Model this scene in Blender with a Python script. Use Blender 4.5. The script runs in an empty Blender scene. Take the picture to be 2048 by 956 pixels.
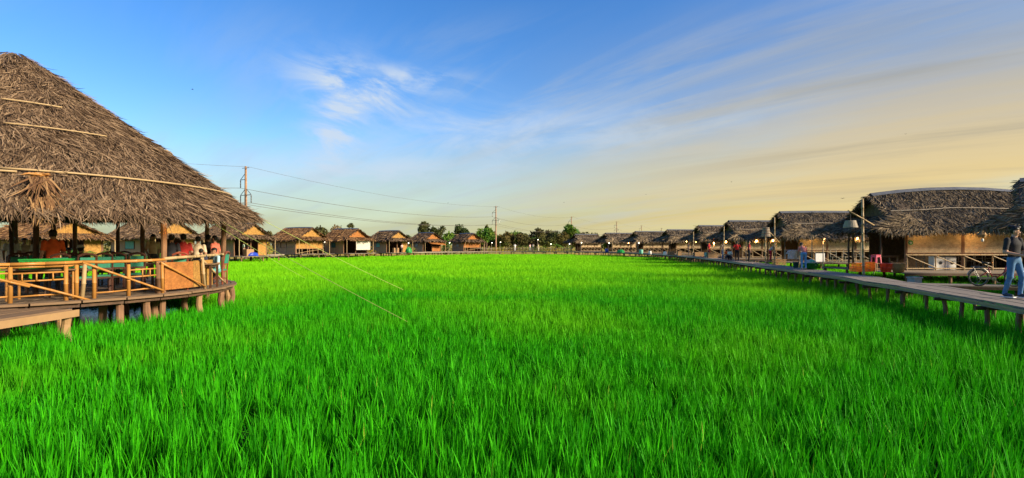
import bpy, math, random
import numpy as np
from mathutils import Vector, Matrix

# ------------------------------------------------------------------ camera, sky, sun, exposure
scene = bpy.context.scene
COL = scene.collection
CAMZ, DECK, F = 2.4, 1.05, 1100.0
cam = bpy.data.cameras.new('camera'); camo = bpy.data.objects.new('camera', cam); COL.objects.link(camo)
camo.location = (0, 0, CAMZ); camo.rotation_euler = (math.radians(90), 0, 0)
cam.sensor_width = 36; cam.lens = 36 * F / 2048; cam.shift_y = 12 / 2048
cam.clip_start = 0.1; cam.clip_end = 9000
scene.camera = camo

SUN_EL = math.radians(21); SUN_AZ = math.radians(112)      # azimuth from +Y towards +X
SUN_DIR = Vector((math.sin(SUN_AZ) * math.cos(SUN_EL), math.cos(SUN_AZ) * math.cos(SUN_EL), math.sin(SUN_EL)))

world = bpy.data.worlds.new('World'); scene.world = world; world.use_nodes = True
def build_world():
    nt = world.node_tree; nt.nodes.clear(); N = nt.nodes.new; L = nt.links.new
    def val(x): n = N('ShaderNodeValue'); n.outputs[0].default_value = x; return n.outputs[0]
    def M(op, a, b=None, c=None, clamp=False):
        n = N('ShaderNodeMath'); n.operation = op; n.use_clamp = clamp
        for i, x in enumerate((a, b, c)):
            if x is None: continue
            if isinstance(x, (int, float)): n.inputs[i].default_value = x
            else: L(x, n.inputs[i])
        return n.outputs[0]
    def ss(x, lo, hi):
        n = N('ShaderNodeMapRange'); n.interpolation_type = 'SMOOTHSTEP'; L(x, n.inputs[0])
        n.inputs[1].default_value = lo; n.inputs[2].default_value = hi
        n.inputs[3].default_value = 0; n.inputs[4].default_value = 1; return n.outputs[0]
    def mix(f, a, b):
        n = N('ShaderNodeMix'); n.data_type = 'RGBA'
        if isinstance(f, (int, float)): n.inputs[0].default_value = f
        else: L(f, n.inputs[0])
        for i, x in ((6, a), (7, b)):
            if isinstance(x, tuple): n.inputs[i].default_value = (*x, 1)
            else: L(x, n.inputs[i])
        return n.outputs[2]
    out = N('ShaderNodeOutputWorld'); bg = N('ShaderNodeBackground'); L(bg.outputs[0], out.inputs[0])
    bg.inputs[1].default_value = 0.1
    sky = N('ShaderNodeTexSky'); sky.sky_type = 'NISHITA'; sky.sun_disc = False
    sky.sun_elevation = SUN_EL; sky.sun_rotation = SUN_AZ; sky.altitude = 0
    sky.air_density = 1.0; sky.dust_density = 0.6; sky.ozone_density = 3.0
    hs = N('ShaderNodeHueSaturation'); hs.inputs['Saturation'].default_value = 1.30; hs.inputs['Hue'].default_value = 0.510; hs.inputs['Value'].default_value = SKYV
    L(sky.outputs[0], hs.inputs['Color'])
    tc = N('ShaderNodeTexCoord'); sep = N('ShaderNodeSeparateXYZ'); L(tc.outputs['Generated'], sep.inputs[0])
    x, y, z = sep.outputs
    zc = M('MAXIMUM', z, 0.0)
    # cloud plane coordinates (a flat layer far above the field)
    den = M('ADD', zc, 0.13)
    u = M('DIVIDE', x, den); v = M('DIVIDE', y, den)
    def noise(su, sv, ou, ov, scale, detail, rough=0.55, dist=0.0, rot=0.0):
        # streaks run along the bearing rot (from +Y)
        c_, s_ = math.cos(rot), math.sin(rot)
        cb = N('ShaderNodeCombineXYZ'); L(M('SUBTRACT', M('MULTIPLY', u, c_), M('MULTIPLY', v, s_)), cb.inputs[0]); L(M('ADD', M('MULTIPLY', u, s_), M('MULTIPLY', v, c_)), cb.inputs[1])
        mp = N('ShaderNodeMapping'); L(cb.outputs[0], mp.inputs[0])
        mp.inputs['Scale'].default_value = (su, sv, 1); mp.inputs['Location'].default_value = (ou, ov, 0)
        n = N('ShaderNodeTexNoise'); L(mp.outputs[0], n.inputs['Vector']); n.inputs['Scale'].default_value = scale
        n.inputs['Detail'].default_value = detail; n.inputs['Roughness'].default_value = rough
        n.inputs['Distortion'].default_value = dist
        return n.outputs[0]
    # side towards the sun
    side = M('ADD', M('MULTIPLY', x, math.sin(SUN_AZ)), M('MULTIPLY', y, math.cos(SUN_AZ)))
    side01 = M('MULTIPLY_ADD', side, 0.5, 0.5)
    warm = ss(side, -0.95, 0.75)
    # low haze veil: cream, warmer near the sun
    veilc = mix(warm, (1.62, 1.75, 1.10), (2.95, 2.05, 0.58))
    hz = M('POWER', M('SUBTRACT', 1.0, M('MINIMUM', M('DIVIDE', zc, M('MULTIPLY_ADD', warm, 0.15, 0.17)), 1.0)), 0.85)
    n1 = noise(1.0, 0.4, 3.1, 1.7, 0.9, 6, rot=-0.8)
    hz2 = M('MULTIPLY', hz, M('MULTIPLY_ADD', n1, 0.9, 0.55), clamp=True)
    sky1 = mix(hz2, hs.outputs[0], veilc)
    # high thin streaks drawn out across the view, denser towards the sun
    n2 = noise(1.5, 0.26, 0.4, 5.2, 1.5, 8, 0.62, 0.6, rot=-0.75)
    n3 = noise(0.8, 0.5, 7.7, 2.2, 0.6, 3, rot=-0.6)
    st = M('MULTIPLY', ss(n2, 0.40, 0.66), ss(n3, 0.36, 0.54))
    st = M('MULTIPLY', M('MULTIPLY', st, M('SUBTRACT', 1.0, ss(z, 0.27, 0.42))), M('MULTIPLY_ADD', side01, 0.8, 0.25), clamp=True)
    stc = mix(warm, (1.5, 1.9, 2.3), (2.7, 2.25, 1.30))
    sky2 = mix(M('MULTIPLY', st, 0.85), sky1, stc)
    # a veil of thin cloud on the sunny side
    sh = M('MULTIPLY', ss(side, -0.55, 0.35), ss(noise(0.9, 0.35, 1.3, 9.1, 0.8, 7, rot=-0.75), 0.36, 0.60))
    sh = M('MULTIPLY', sh, M('SUBTRACT', 1.0, ss(z, 0.22, 0.50)))
    sky3 = mix(M('MULTIPLY', sh, 0.75), sky2, mix(ss(z, 0.08, 0.31), (2.9, 2.12, 0.84), (1.25, 1.38, 1.50)))
    # darker grey streaks under the bright veil
    gs = M('MULTIPLY', ss(noise(1.7, 0.22, 4.4, 0.7, 1.2, 7, 0.6, 0.5, rot=-0.85), 0.46, 0.68), M('MULTIPLY', ss(side, -0.35, 0.45), M('SUBTRACT', 1.0, ss(z, 0.20, 0.42))))
    sky3 = mix(M('MULTIPLY', M('MULTIPLY', gs, ss(z, 0.02, 0.10)), 0.6), sky3, (1.30, 1.22, 0.98))
    # one tuft of cirrus over the far field
    def cirrus(cx, cz, wx, wz, rot, seed, k):
        r = M('DIVIDE', 1.0, M('MAXIMUM', y, 0.05))
        px = M('SUBTRACT', M('MULTIPLY', x, r), cx); pz = M('SUBTRACT', M('MULTIPLY', z, r), cz)
        a = M('ADD', M('MULTIPLY', px, math.cos(rot)), M('MULTIPLY', pz, math.sin(rot)))
        b = M('SUBTRACT', M('MULTIPLY', pz, math.cos(rot)), M('MULTIPLY', px, math.sin(rot)))
        d = M('ADD', M('POWER', M('ABSOLUTE', M('DIVIDE', a, wx)), 2.0), M('POWER', M('ABSOLUTE', M('DIVIDE', b, wz)), 2.0))
        g = M('EXPONENT', M('MULTIPLY', d, -1.0))
        cb = N('ShaderNodeCombineXYZ'); L(a, cb.inputs[0]); L(b, cb.inputs[1]); cb.inputs[2].default_value = seed
        mp = N('ShaderNodeMapping'); L(cb.outputs[0], mp.inputs[0]); mp.inputs['Scale'].default_value = (4.5, 13, 1)
        n = N('ShaderNodeTexNoise'); L(mp.outputs[0], n.inputs['Vector']); n.inputs['Scale'].default_value = 1.6
        n.inputs['Detail'].default_value = 8; n.inputs['Roughness'].default_value = 0.6; n.inputs['Distortion'].default_value = 0.5
        return M('MULTIPLY', M('MULTIPLY', g, ss(n.outputs[0], 0.36, 0.66)), M('MULTIPLY', M('GREATER_THAN', y, 0.05), k))
    c1 = cirrus(-0.275, 0.285, 0.115, 0.040, -0.28, 1.0, 1.35)
    c2 = cirrus(-0.315, 0.225, 0.05, 0.085, -0.25, 4.0, 1.1)
    c3 = cirrus(-0.30, 0.125, 0.26, 0.035, 0.0, 7.0, 0.55)
    c4 = cirrus(-0.16, 0.30, 0.09, 0.02, -0.15, 9.0, 0.7)
    c5 = cirrus(0.02, 0.19, 0.34, 0.045, 0.12, 12.0, 0.5); c6 = cirrus(-0.10, 0.225, 0.20, 0.03, 0.0, 15.0, 0.45)
    cc = M('MINIMUM', M('ADD', M('ADD', c5, c6), M('ADD', M('ADD', c1, c2), M('ADD', c3, c4))), 0.9)
    sky4 = mix(cc, sky3, (2.15, 2.5, 2.95))
    L(sky4, bg.inputs[0])
SKYV = 0.76
build_world()

sl = bpy.data.lights.new('sun', 'SUN'); sl.energy = 3.4; sl.angle = math.radians(10); sl.color = (1.0, 0.83, 0.58)
so = bpy.data.objects.new('sun', sl); COL.objects.link(so)
so.rotation_euler = (-SUN_DIR).to_track_quat('-Z', 'Y').to_euler(); so.location = (60, 20, 40)

vs = scene.view_settings; vs.view_transform = 'Standard'; vs.look = 'None'; vs.exposure = 1.55; vs.gamma = 1.0; vs.use_curve_mapping = False
scene.cycles.max_bounces = 6; scene.cycles.transparent_max_bounces = 8

rng = np.random.default_rng(7); random.seed(7)

# ------------------------------------------------------------------ materials
MATS = {}
def mat(name, c1, c2=None, scale=6.0, rough=0.8, bump=0.0, island=0.0, stretch=(1, 1, 1), detail=4, spec=0.3, metal=0.0, c3=None):
    if name in MATS: return MATS[name]
    m = bpy.data.materials.new(name); m.use_nodes = True; nt = m.node_tree; N = nt.nodes.new; L = nt.links.new
    b = nt.nodes['Principled BSDF']; b.inputs['Roughness'].default_value = rough; b.inputs['Metallic'].default_value = metal
    b.inputs['Specular IOR Level'].default_value = spec
    tc = N('ShaderNodeTexCoord'); mp = N('ShaderNodeMapping'); L(tc.outputs['Object'], mp.inputs[0]); mp.inputs['Scale'].default_value = stretch
    n = N('ShaderNodeTexNoise'); L(mp.outputs[0], n.inputs['Vector']); n.inputs['Scale'].default_value = scale; n.inputs['Detail'].default_value = detail
    rp = N('ShaderNodeValToRGB'); c2 = c2 or tuple(x * 0.7 for x in c1)
    rp.color_ramp.elements[0].color = (*c1, 1); rp.color_ramp.elements[0].position = 0.32
    rp.color_ramp.elements[1].color = (*c2, 1); rp.color_ramp.elements[1].position = 0.68
    fac = n.outputs[0]
    if island:
        g = N('ShaderNodeNewGeometry'); mm = N('ShaderNodeMix'); mm.data_type = 'FLOAT'; mm.inputs[0].default_value = island
        L(n.outputs[0], mm.inputs[2]); L(g.outputs['Random Per Island'], mm.inputs[3]); fac = mm.outputs[0]
        rp.color_ramp.elements[0].position = 0.1; rp.color_ramp.elements[1].position = 0.9
    if c3:
        e = rp.color_ramp.elements.new(0.5); e.color = (*c3, 1)
    L(fac, rp.inputs[0]); L(rp.outputs[0], b.inputs['Base Color'])
    if bump:
        bp = N('ShaderNodeBump'); bp.inputs['Strength'].default_value = bump; bp.inputs['Distance'].default_value = 0.02
        L(n.outputs[0], bp.inputs['Height']); L(bp.outputs[0], b.inputs['Normal'])
    MATS[name] = m; return m

def emis(name, col, s):
    m = bpy.data.materials.new(name); m.use_nodes = True; b = m.node_tree.nodes['Principled BSDF']
    b.inputs['Base Color'].default_value = (*col, 1); b.inputs['Emission Color'].default_value = (*col, 1); b.inputs['Emission Strength'].default_value = s
    MATS[name] = m; return m

def woven(name, c1, c2, sc=22.0):
    m = bpy.data.materials.new(name); m.use_nodes = True; nt = m.node_tree; N = nt.nodes.new; L = nt.links.new
    b = nt.nodes['Principled BSDF']; b.inputs['Roughness'].default_value = 0.75; b.inputs['Specular IOR Level'].default_value = 0.25
    tc = N('ShaderNodeTexCoord'); sp = N('ShaderNodeSeparateXYZ'); L(tc.outputs['Object'], sp.inputs[0])
    ad = N('ShaderNodeMath'); ad.operation = 'ADD'; L(sp.outputs[0], ad.inputs[0]); L(sp.outputs[1], ad.inputs[1])
    cb = N('ShaderNodeCombineXYZ'); L(ad.outputs[0], cb.inputs[0]); L(sp.outputs[2], cb.inputs[1])
    br = N('ShaderNodeTexBrick'); L(cb.outputs[0], br.inputs['Vector']); br.inputs['Scale'].default_value = sc
    br.inputs['Mortar Size'].default_value = 0.03; br.inputs['Brick Width'].default_value = 1.0; br.inputs['Row Height'].default_value = 0.42
    br.inputs['Color1'].default_value = (*c1, 1); br.inputs['Color2'].default_value = (*c2, 1); br.inputs['Mortar'].default_value = (*[x * 0.45 for x in c2], 1)
    n = N('ShaderNodeTexNoise'); L(tc.outputs['Object'], n.inputs['Vector']); n.inputs['Scale'].default_value = 5.0; n.inputs['Detail'].default_value = 9; n.inputs['Roughness'].default_value = 0.75
    mr = N('ShaderNodeMapRange'); L(n.outputs[0], mr.inputs[0]); mr.inputs[1].default_value = 0.3; mr.inputs[2].default_value = 0.7; mr.inputs[3].default_value = 0.5; mr.inputs[4].default_value = 1.3
    mx = N('ShaderNodeMix'); mx.data_type = 'RGBA'; mx.blend_type = 'MULTIPLY'; mx.inputs[0].default_value = 1
    L(br.outputs[0], mx.inputs[6]); L(mr.outputs[0], mx.inputs[7]); L(mx.outputs[2], b.inputs['Base Color'])
    bp = N('ShaderNodeBump'); bp.inputs['Strength'].default_value = 0.5; bp.inputs['Distance'].default_value = 0.01; L(br.outputs[1], bp.inputs['Height']); bp.invert = True
    L(bp.outputs[0], b.inputs['Normal'])
    MATS[name] = m; return m

def leafmat(name, ca, cb_, cy, trans=0.35, big=0.12, yellow_far_light=None):
    """per-blade variation plus broad field patches; thin leaves let light through"""
    m = bpy.data.materials.new(name); m.use_nodes = True; nt = m.node_tree; N = nt.nodes.new; L = nt.links.new
    b = nt.nodes['Principled BSDF']; b.inputs['Roughness'].default_value = 0.6; b.inputs['Specular IOR Level'].default_value = 0.08
    g = N('ShaderNodeNewGeometry'); oi = N('ShaderNodeObjectInfo')
    m1 = N('ShaderNodeMix'); m1.data_type = 'RGBA'; L(g.outputs['Random Per Island'], m1.inputs[0]); m1.inputs[6].default_value = (*ca, 1); m1.inputs[7].default_value = (*cb_, 1)
    if yellow_far_light:      # a few yellowed blades
        gt = N('ShaderNodeMath'); gt.operation = 'GREATER_THAN'; L(g.outputs['Random Per Island'], gt.inputs[0]); gt.inputs[1].default_value = 0.993
        my = N('ShaderNodeMix'); my.data_type = 'RGBA'; L(gt.outputs[0], my.inputs[0]); L(m1.outputs[2], my.inputs[6]); my.inputs[7].default_value = (0.24, 0.42, 0.03, 1); m1 = my
    n = N('ShaderNodeTexNoise'); L(g.outputs['Position'], n.inputs['Vector']); n.inputs['Scale'].default_value = big; n.inputs['Detail'].default_value = 4
    mr = N('ShaderNodeMapRange'); L(n.outputs[0], mr.inputs[0]); mr.inputs[1].default_value = 0.40; mr.inputs[2].default_value = 0.66
    mr.inputs[3].default_value = 0; mr.inputs[4].default_value = 0.75
    fac = mr.outputs[0]
    if yellow_far_light:      # light through glancing tips, painted in as yellower colour towards the far end
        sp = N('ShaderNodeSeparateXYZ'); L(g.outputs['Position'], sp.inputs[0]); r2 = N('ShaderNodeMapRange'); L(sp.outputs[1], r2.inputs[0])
        r2.inputs[1].default_value = yellow_far_light[0]; r2.inputs[2].default_value = yellow_far_light[1]; r2.inputs[3].default_value = -0.35; r2.inputs[4].default_value = 0.75
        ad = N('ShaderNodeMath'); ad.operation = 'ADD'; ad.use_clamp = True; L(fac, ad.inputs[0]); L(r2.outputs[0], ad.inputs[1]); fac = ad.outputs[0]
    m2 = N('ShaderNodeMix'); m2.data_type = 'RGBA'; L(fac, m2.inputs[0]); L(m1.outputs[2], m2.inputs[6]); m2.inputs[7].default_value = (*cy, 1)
    L(m2.outputs[2], b.inputs['Base Color'])
    tr = N('ShaderNodeBsdfTranslucent'); L(m2.outputs[2], tr.inputs[0])
    ms = N('ShaderNodeMixShader'); ms.inputs[0].default_value = trans
    L(b.outputs[0], ms.inputs[1]); L(tr.outputs[0], ms.inputs[2]); L(ms.outputs[0], nt.nodes['Material Output'].inputs[0])
    MATS[name] = m; return m

mat('mud', (0.03, 0.035, 0.012), (0.018, 0.022, 0.009), 3, 0.95, spec=0.02)
mat('thatch', (0.036, 0.022, 0.013), (0.28, 0.195, 0.12), 1.6, 0.85, 0, 0.7, c3=(0.122, 0.078, 0.046), spec=0.15)
mat('thatch_grey', (0.05, 0.037, 0.024), (0.27, 0.205, 0.128), 3, 0.85, 0, 0.75, c3=(0.125, 0.093, 0.058), spec=0.15)
mat('thatch_red', (0.08, 0.04, 0.02), (0.30, 0.18, 0.08), 3, 0.85, 0, 0.75, c3=(0.17, 0.09, 0.042), spec=0.15)
mat('thatch_base', (0.10, 0.07, 0.045), (0.05, 0.035, 0.022), 5, 0.95, 0.4)
mat('bamboo', (0.43, 0.21, 0.05), (0.29, 0.125, 0.028), 5, 0.45, 0.15, 0.3, spec=0.4)
mat('bamboo_pale', (0.40, 0.29, 0.15), (0.28, 0.195, 0.10), 6, 0.55, 0.15, 0.3)
mat('bamboo_grey', (0.36, 0.31, 0.24), (0.24, 0.2, 0.15), 6, 0.65, 0.15, 0.3)
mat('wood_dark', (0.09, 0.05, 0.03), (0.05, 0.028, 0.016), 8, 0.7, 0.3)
mat('wood_log', (0.24, 0.13, 0.07), (0.13, 0.07, 0.04), 7, 0.8, 0.4, stretch=(1, 1, 0.25))
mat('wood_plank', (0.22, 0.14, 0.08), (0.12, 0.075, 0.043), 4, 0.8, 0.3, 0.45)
mat('wood_pale', (0.34, 0.215, 0.105), (0.22, 0.13, 0.06), 4, 0.75, 0.3, 0.3)
mat('deck_grey', (0.27, 0.225, 0.175), (0.14, 0.115, 0.09), 3, 0.8, 0.3, 0.5)
mat('deck_brown', (0.20, 0.145, 0.10), (0.11, 0.08, 0.055), 3, 0.75, 0.3, 0.5)
mat('board_wall', (0.56, 0.37, 0.20), (0.34, 0.215, 0.115), 2.5, 0.85, 0.3, 0.4, stretch=(1, 1, 0.2))
woven('mat_gold', (0.42, 0.23, 0.06), (0.33, 0.17, 0.04))
woven('mat_tan', (0.56, 0.43, 0.26), (0.44, 0.33, 0.19), 14.0)
woven('mat_orange', (0.40, 0.16, 0.04), (0.31, 0.115, 0.028))
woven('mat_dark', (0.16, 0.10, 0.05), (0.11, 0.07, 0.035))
mat('chair_wood', (0.085, 0.035, 0.022), (0.05, 0.02, 0.014), 6, 0.35, 0.1, spec=0.5)
mat('chair_red', (0.22, 0.055, 0.03), (0.14, 0.035, 0.02), 6, 0.35, 0.1, spec=0.5)
mat('green_pad', (0.03, 0.22, 0.145), (0.025, 0.17, 0.11), 9, 0.7, 0.2)
mat('green_plastic', (0.012, 0.22, 0.035), (0.01, 0.18, 0.03), 4, 0.35, 0, spec=0.5)
mat('teal_paint', (0.16, 0.45, 0.34), (0.12, 0.36, 0.28), 6, 0.6)
mat('teal_dark', (0.03, 0.13, 0.12), (0.02, 0.09, 0.085), 6, 0.6)
mat('orange_plastic', (0.85, 0.22, 0.012), (0.75, 0.18, 0.01), 4, 0.35, 0, spec=0.5)
mat('red_plastic', (0.75, 0.07, 0.02), (0.62, 0.05, 0.015), 4, 0.35, 0, spec=0.5)
mat('blue_plastic', (0.02, 0.06, 0.45), (0.02, 0.05, 0.36), 4, 0.35, 0, spec=0.5)
mat('pink_plastic', (0.65, 0.07, 0.14), (0.55, 0.05, 0.12), 4, 0.4, 0, spec=0.5)
mat('white_paint', (0.74, 0.73, 0.70), (0.62, 0.61, 0.58), 5, 0.45)
mat('white_cloth', (0.48, 0.46, 0.42), (0.38, 0.365, 0.33), 5, 0.9)
mat('concrete', (0.42, 0.40, 0.36), (0.30, 0.285, 0.26), 6, 0.9, 0.3)
mat('metal_grey', (0.20, 0.20, 0.20), (0.14, 0.14, 0.14), 8, 0.4, 0, metal=0.8)
mat('ridge_metal', (0.13, 0.135, 0.14), (0.085, 0.088, 0.092), 6, 0.55, 0.2)
mat('rubber', (0.02, 0.02, 0.02), (0.03, 0.03, 0.03), 8, 0.6)
mat('black_paint', (0.015, 0.015, 0.017), (0.025, 0.025, 0.027), 8, 0.4)
mat('bike_red', (0.30, 0.018, 0.015), (0.25, 0.015, 0.012), 8, 0.3, spec=0.5)
mat('rope', (0.32, 0.40, 0.10), (0.28, 0.34, 0.08), 8, 0.8)
mat('wire', (0.10, 0.09, 0.08), None, 8, 0.6)
mat('pole_mat', (0.36, 0.21, 0.13), (0.25, 0.15, 0.095), 3, 0.85, 0.2)
mat('bark', (0.16, 0.105, 0.07), (0.09, 0.06, 0.04), 6, 0.9, 0.4)
mat('bark_pale', (0.42, 0.32, 0.23), (0.28, 0.21, 0.15), 6, 0.9, 0.4)
mat('bird_black', (0.02, 0.02, 0.022), None, 8, 0.7)
mat('basket', (0.42, 0.25, 0.10), (0.28, 0.16, 0.065), 25, 0.75, 0.5)
emis('bulb_warm', (1.0, 0.50, 0.13), 6.0)
emis('bulb_white', (1.0, 0.86, 0.62), 3.0)
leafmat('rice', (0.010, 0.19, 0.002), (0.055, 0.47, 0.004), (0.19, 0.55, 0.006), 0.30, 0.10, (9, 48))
leafmat('leaf_dark', (0.025, 0.055, 0.015), (0.075, 0.10, 0.028), (0.12, 0.085, 0.035), 0.25, 0.05)
leafmat('leaf_pale', (0.16, 0.12, 0.05), (0.26, 0.19, 0.09), (0.2, 0.15, 0.07), 0.25, 0.05)
leafmat('leaf_brown', (0.045, 0.07, 0.018), (0.11, 0.11, 0.032), (0.15, 0.10, 0.032), 0.25, 0.05)
leafmat('leaf_yellow', (0.30, 0.24, 0.02), (0.45, 0.30, 0.02), (0.2, 0.26, 0.03), 0.3, 0.4)
leafmat('leaf_green', (0.03, 0.13, 0.02), (0.09, 0.22, 0.03), (0.2, 0.24, 0.03), 0.3, 0.4)

# ------------------------------------------------------------------ mesh helpers
class MB:
    def __init__(s): s.v = []; s.f = []; s.m = []
    def add(s, V, Fc, mi=0):
        o = len(s.v); s.v.extend([tuple(p) for p in V]); s.f.extend([tuple(i + o for i in q) for q in Fc]); s.m.extend([mi] * len(Fc)); return s
    def box(s, c, size, R=None, mi=0, taper=1.0):
        hx, hy, hz = size[0] / 2, size[1] / 2, size[2] / 2
        V = [Vector((x * hx * (taper if z < 0 else 1), y * hy * (taper if z < 0 else 1), z * hz)) for z in (-1, 1) for y in (-1, 1) for x in (-1, 1)]
        if R is not None: V = [R @ p for p in V]
        c = Vector(c); V = [p + c for p in V]
        return s.add(V, [(0, 2, 3, 1), (4, 5, 7, 6), (0, 1, 5, 4), (2, 6, 7, 3), (0, 4, 6, 2), (1, 3, 7, 5)], mi)
    def beam(s, p0, p1, w, h, mi=0):
        p0 = Vector(p0); p1 = Vector(p1); d = p1 - p0; l = d.length; d.normalize()
        up = Vector((0, 0, 1)) if abs(d.z) < 0.95 else Vector((0, 1, 0))
        sx = d.cross(up).normalized(); uz = sx.cross(d)
        R = Matrix((sx, d, uz)).transposed()
        return s.box((p0 + p1) / 2, (w, l, h), R, mi)
    def path(s, pts, rad, n=8, mi=0, cap=True):
        pts = [Vector(p) for p in pts]
        if isinstance(rad, (int, float)): rad = [rad] * len(pts)
        V = []; ref = None
        for i, p in enumerate(pts):
            d = (pts[min(i + 1, len(pts) - 1)] - pts[max(i - 1, 0)])
            if d.length < 1e-9: d = Vector((0, 0, 1))
            d.normalize()
            if ref is None: ref = Vector((0, 0, 1)) if abs(d.z) < 0.9 else Vector((1, 0, 0))
            a = d.cross(ref)
            if a.length < 1e-3: a = d.cross(Vector((0, 1, 0)))
            a.normalize(); b = a.cross(d); ref = b
            for k in range(n):
                t = 2 * math.pi * k / n; V.append(p + (a * math.cos(t) + b * math.sin(t)) * rad[i])
        Fc = []
        for i in range(len(pts) - 1):
            for k in range(n):
                k2 = (k + 1) % n; Fc.append((i * n + k, i * n + k2, (i + 1) * n + k2, (i + 1) * n + k))
        if cap: Fc.append(tuple(range(n - 1, -1, -1))); Fc.append(tuple((len(pts) - 1) * n + k for k in range(n)))
        return s.add(V, Fc, mi)
    def tube(s, p0, p1, r0, r1=None, n=8, mi=0): return s.path([p0, p1], [r0, r0 if r1 is None else r1], n, mi)
    def bamboo(s, p0, p1, r, n=8, node=0.32, mi=0, bend=0.0):
        p0 = Vector(p0); p1 = Vector(p1); l = (p1 - p0).length; k = max(1, int(l / node)); pts = []; rad = []
        off = Vector((random.uniform(-1, 1), random.uniform(-1, 1), random.uniform(-1, 1))) * bend
        P = lambda t: p0.lerp(p1, t) + off * math.sin(math.pi * t)
        pts.append(p0); rad.append(r)
        for i in range(1, k):
            t = i / k; e = 0.012 / l
            for dt, rr in ((-e, 1.0), (0, 1.22), (e, 1.0)): pts.append(P(t + dt)); rad.append(r * rr * (1 - 0.12 * t))
        pts.append(p1); rad.append(r * 0.88)
        return s.path(pts, rad, n, mi)
    def log(s, p0, p1, r0, r1, n=9, mi=0):
        p0 = Vector(p0); p1 = Vector(p1); pts = []; rad = []; k = 6
        for i in range(k + 1):
            t = i / k; j = Vector((random.uniform(-1, 1), random.uniform(-1, 1), 0)) * r0 * (0.25 if 0 < i < k else 0)
            pts.append(p0.lerp(p1, t) + j); rad.append((r0 + (r1 - r0) * t) * random.uniform(0.9, 1.12))
        return s.path(pts, rad, n, mi)
    def lathe(s, prof, c=(0, 0, 0), n=16, mi=0, cap=True):
        V = []; c = Vector(c)
        for r, z in prof:
            for k in range(n):
                t = 2 * math.pi * k / n; V.append(c + Vector((r * math.cos(t), r * math.sin(t), z)))
        Fc = [(i * n + k, i * n + (k + 1) % n, (i + 1) * n + (k + 1) % n, (i + 1) * n + k) for i in range(len(prof) - 1) for k in range(n)]
        if cap: Fc.append(tuple(range(n - 1, -1, -1))); Fc.append(tuple((len(prof) - 1) * n + k for k in range(n)))
        return s.add(V, Fc, mi)
    def ball(s, c, r, n=10, mi=0, sc=(1, 1, 1)):
        prof = [(max(1e-3, math.sin(math.pi * i / 6)), -math.cos(math.pi * i / 6)) for i in range(7)]
        V = []; c = Vector(c)
        for q, z in prof:
            for k in range(n):
                t = 2 * math.pi * k / n; V.append(c + Vector((r * q * math.cos(t) * sc[0], r * q * math.sin(t) * sc[1], r * z * sc[2])))
        Fc = [(i * n + k, i * n + (k + 1) % n, (i + 1) * n + (k + 1) % n, (i + 1) * n + k) for i in range(6) for k in range(n)]
        return s.add(V, Fc, mi)
    def sheet(s, quad, th, mi=0):
        """thick sheet from 3 or 4 coplanar corners"""
        q = [Vector(p) for p in quad]; nrm = (q[1] - q[0]).cross(q[2] - q[0]).normalized() * th / 2; k = len(q)
        V = [p + nrm for p in q] + [p - nrm for p in q]
        Fc = [tuple(range(k)), tuple(range(2 * k - 1, k - 1, -1))] + [(i, i + k, (i + 1) % k + k, (i + 1) % k) for i in range(k)]
        return s.add(V, Fc, mi)
    def build(s, name, mats, parent=None, smooth=False, loc=(0, 0, 0)):
        me = bpy.data.meshes.new(name); me.from_pydata(s.v, [], s.f)
        if isinstance(mats, str): mats = [mats]
        for x in mats: me.materials.append(MATS[x])
        if len(mats) > 1: me.polygons.foreach_set('material_index', s.m)
        if smooth: me.polygons.foreach_set('use_smooth', [True] * len(me.polygons))
        o = bpy.data.objects.new(name, me); COL.objects.link(o); o.location = loc
        if parent is not None: o.parent = parent
        return o

def np_mesh(name, V, Q, mname, parent=None, smooth=False):
    me = bpy.data.meshes.new(name); V = np.asarray(V, dtype=np.float32).reshape(-1, 3); Q = np.asarray(Q, dtype=np.int32); k = Q.shape[1]
    me.vertices.add(len(V)); me.vertices.foreach_set('co', V.ravel())
    me.loops.add(Q.size); me.loops.foreach_set('vertex_index', Q.ravel())
    me.polygons.add(len(Q)); me.polygons.foreach_set('loop_start', np.arange(len(Q), dtype=np.int32) * k)
    me.polygons.foreach_set('loop_total', np.full(len(Q), k, dtype=np.int32))
    if smooth: me.polygons.foreach_set('use_smooth', np.ones(len(Q), dtype=bool))
    me.update(calc_edges=True); me.materials.append(MATS[mname])
    o = bpy.data.objects.new(name, me); COL.objects.link(o)
    if parent is not None: o.parent = parent
    return o

def tag(o, label=None, cat=None, group=None, kind=None):
    if label: o['label'] = label
    if cat: o['category'] = cat
    if group: o['group'] = group
    if kind: o['kind'] = kind
    return o
def thing(name, label, cat, loc=(0, 0, 0), rz=0.0, group=None):
    o = bpy.data.objects.new(name, None); COL.objects.link(o); o.location = loc; o.rotation_euler = (0, 0, rz); o.empty_display_size = 0.3
    return tag(o, label, cat, group)
def twin(o, parent=None, loc=None):
    c = o.copy(); COL.objects.link(c)
    if parent is not None: c.parent = parent
    if loc is not None: c.location = loc
    return c
def copy_tree(o, loc=None, rz=None, label=None, scale=None):
    c = o.copy(); COL.objects.link(c)
    if loc is not None: c.location = loc
    if rz is not None: c.rotation_euler = (0, 0, rz)
    if scale is not None: c.scale = scale
    if label: c['label'] = label
    for ch in list(o.children):
        d = ch.copy(); COL.objects.link(d); d.parent = c
        for g in list(ch.children):
            e = g.copy(); COL.objects.link(e); e.parent = d
    return c
def dk(px, py, z=DECK):
    """point on the deck level seen in the photograph's direction px, py"""
    Y = F * (CAMZ - z) / (py - 490.0); return Vector(((px - 1024) / F * Y, Y, z))
def bx(px, Y, z=DECK): return Vector(((px - 1024) / F * Y, Y, z))

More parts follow.
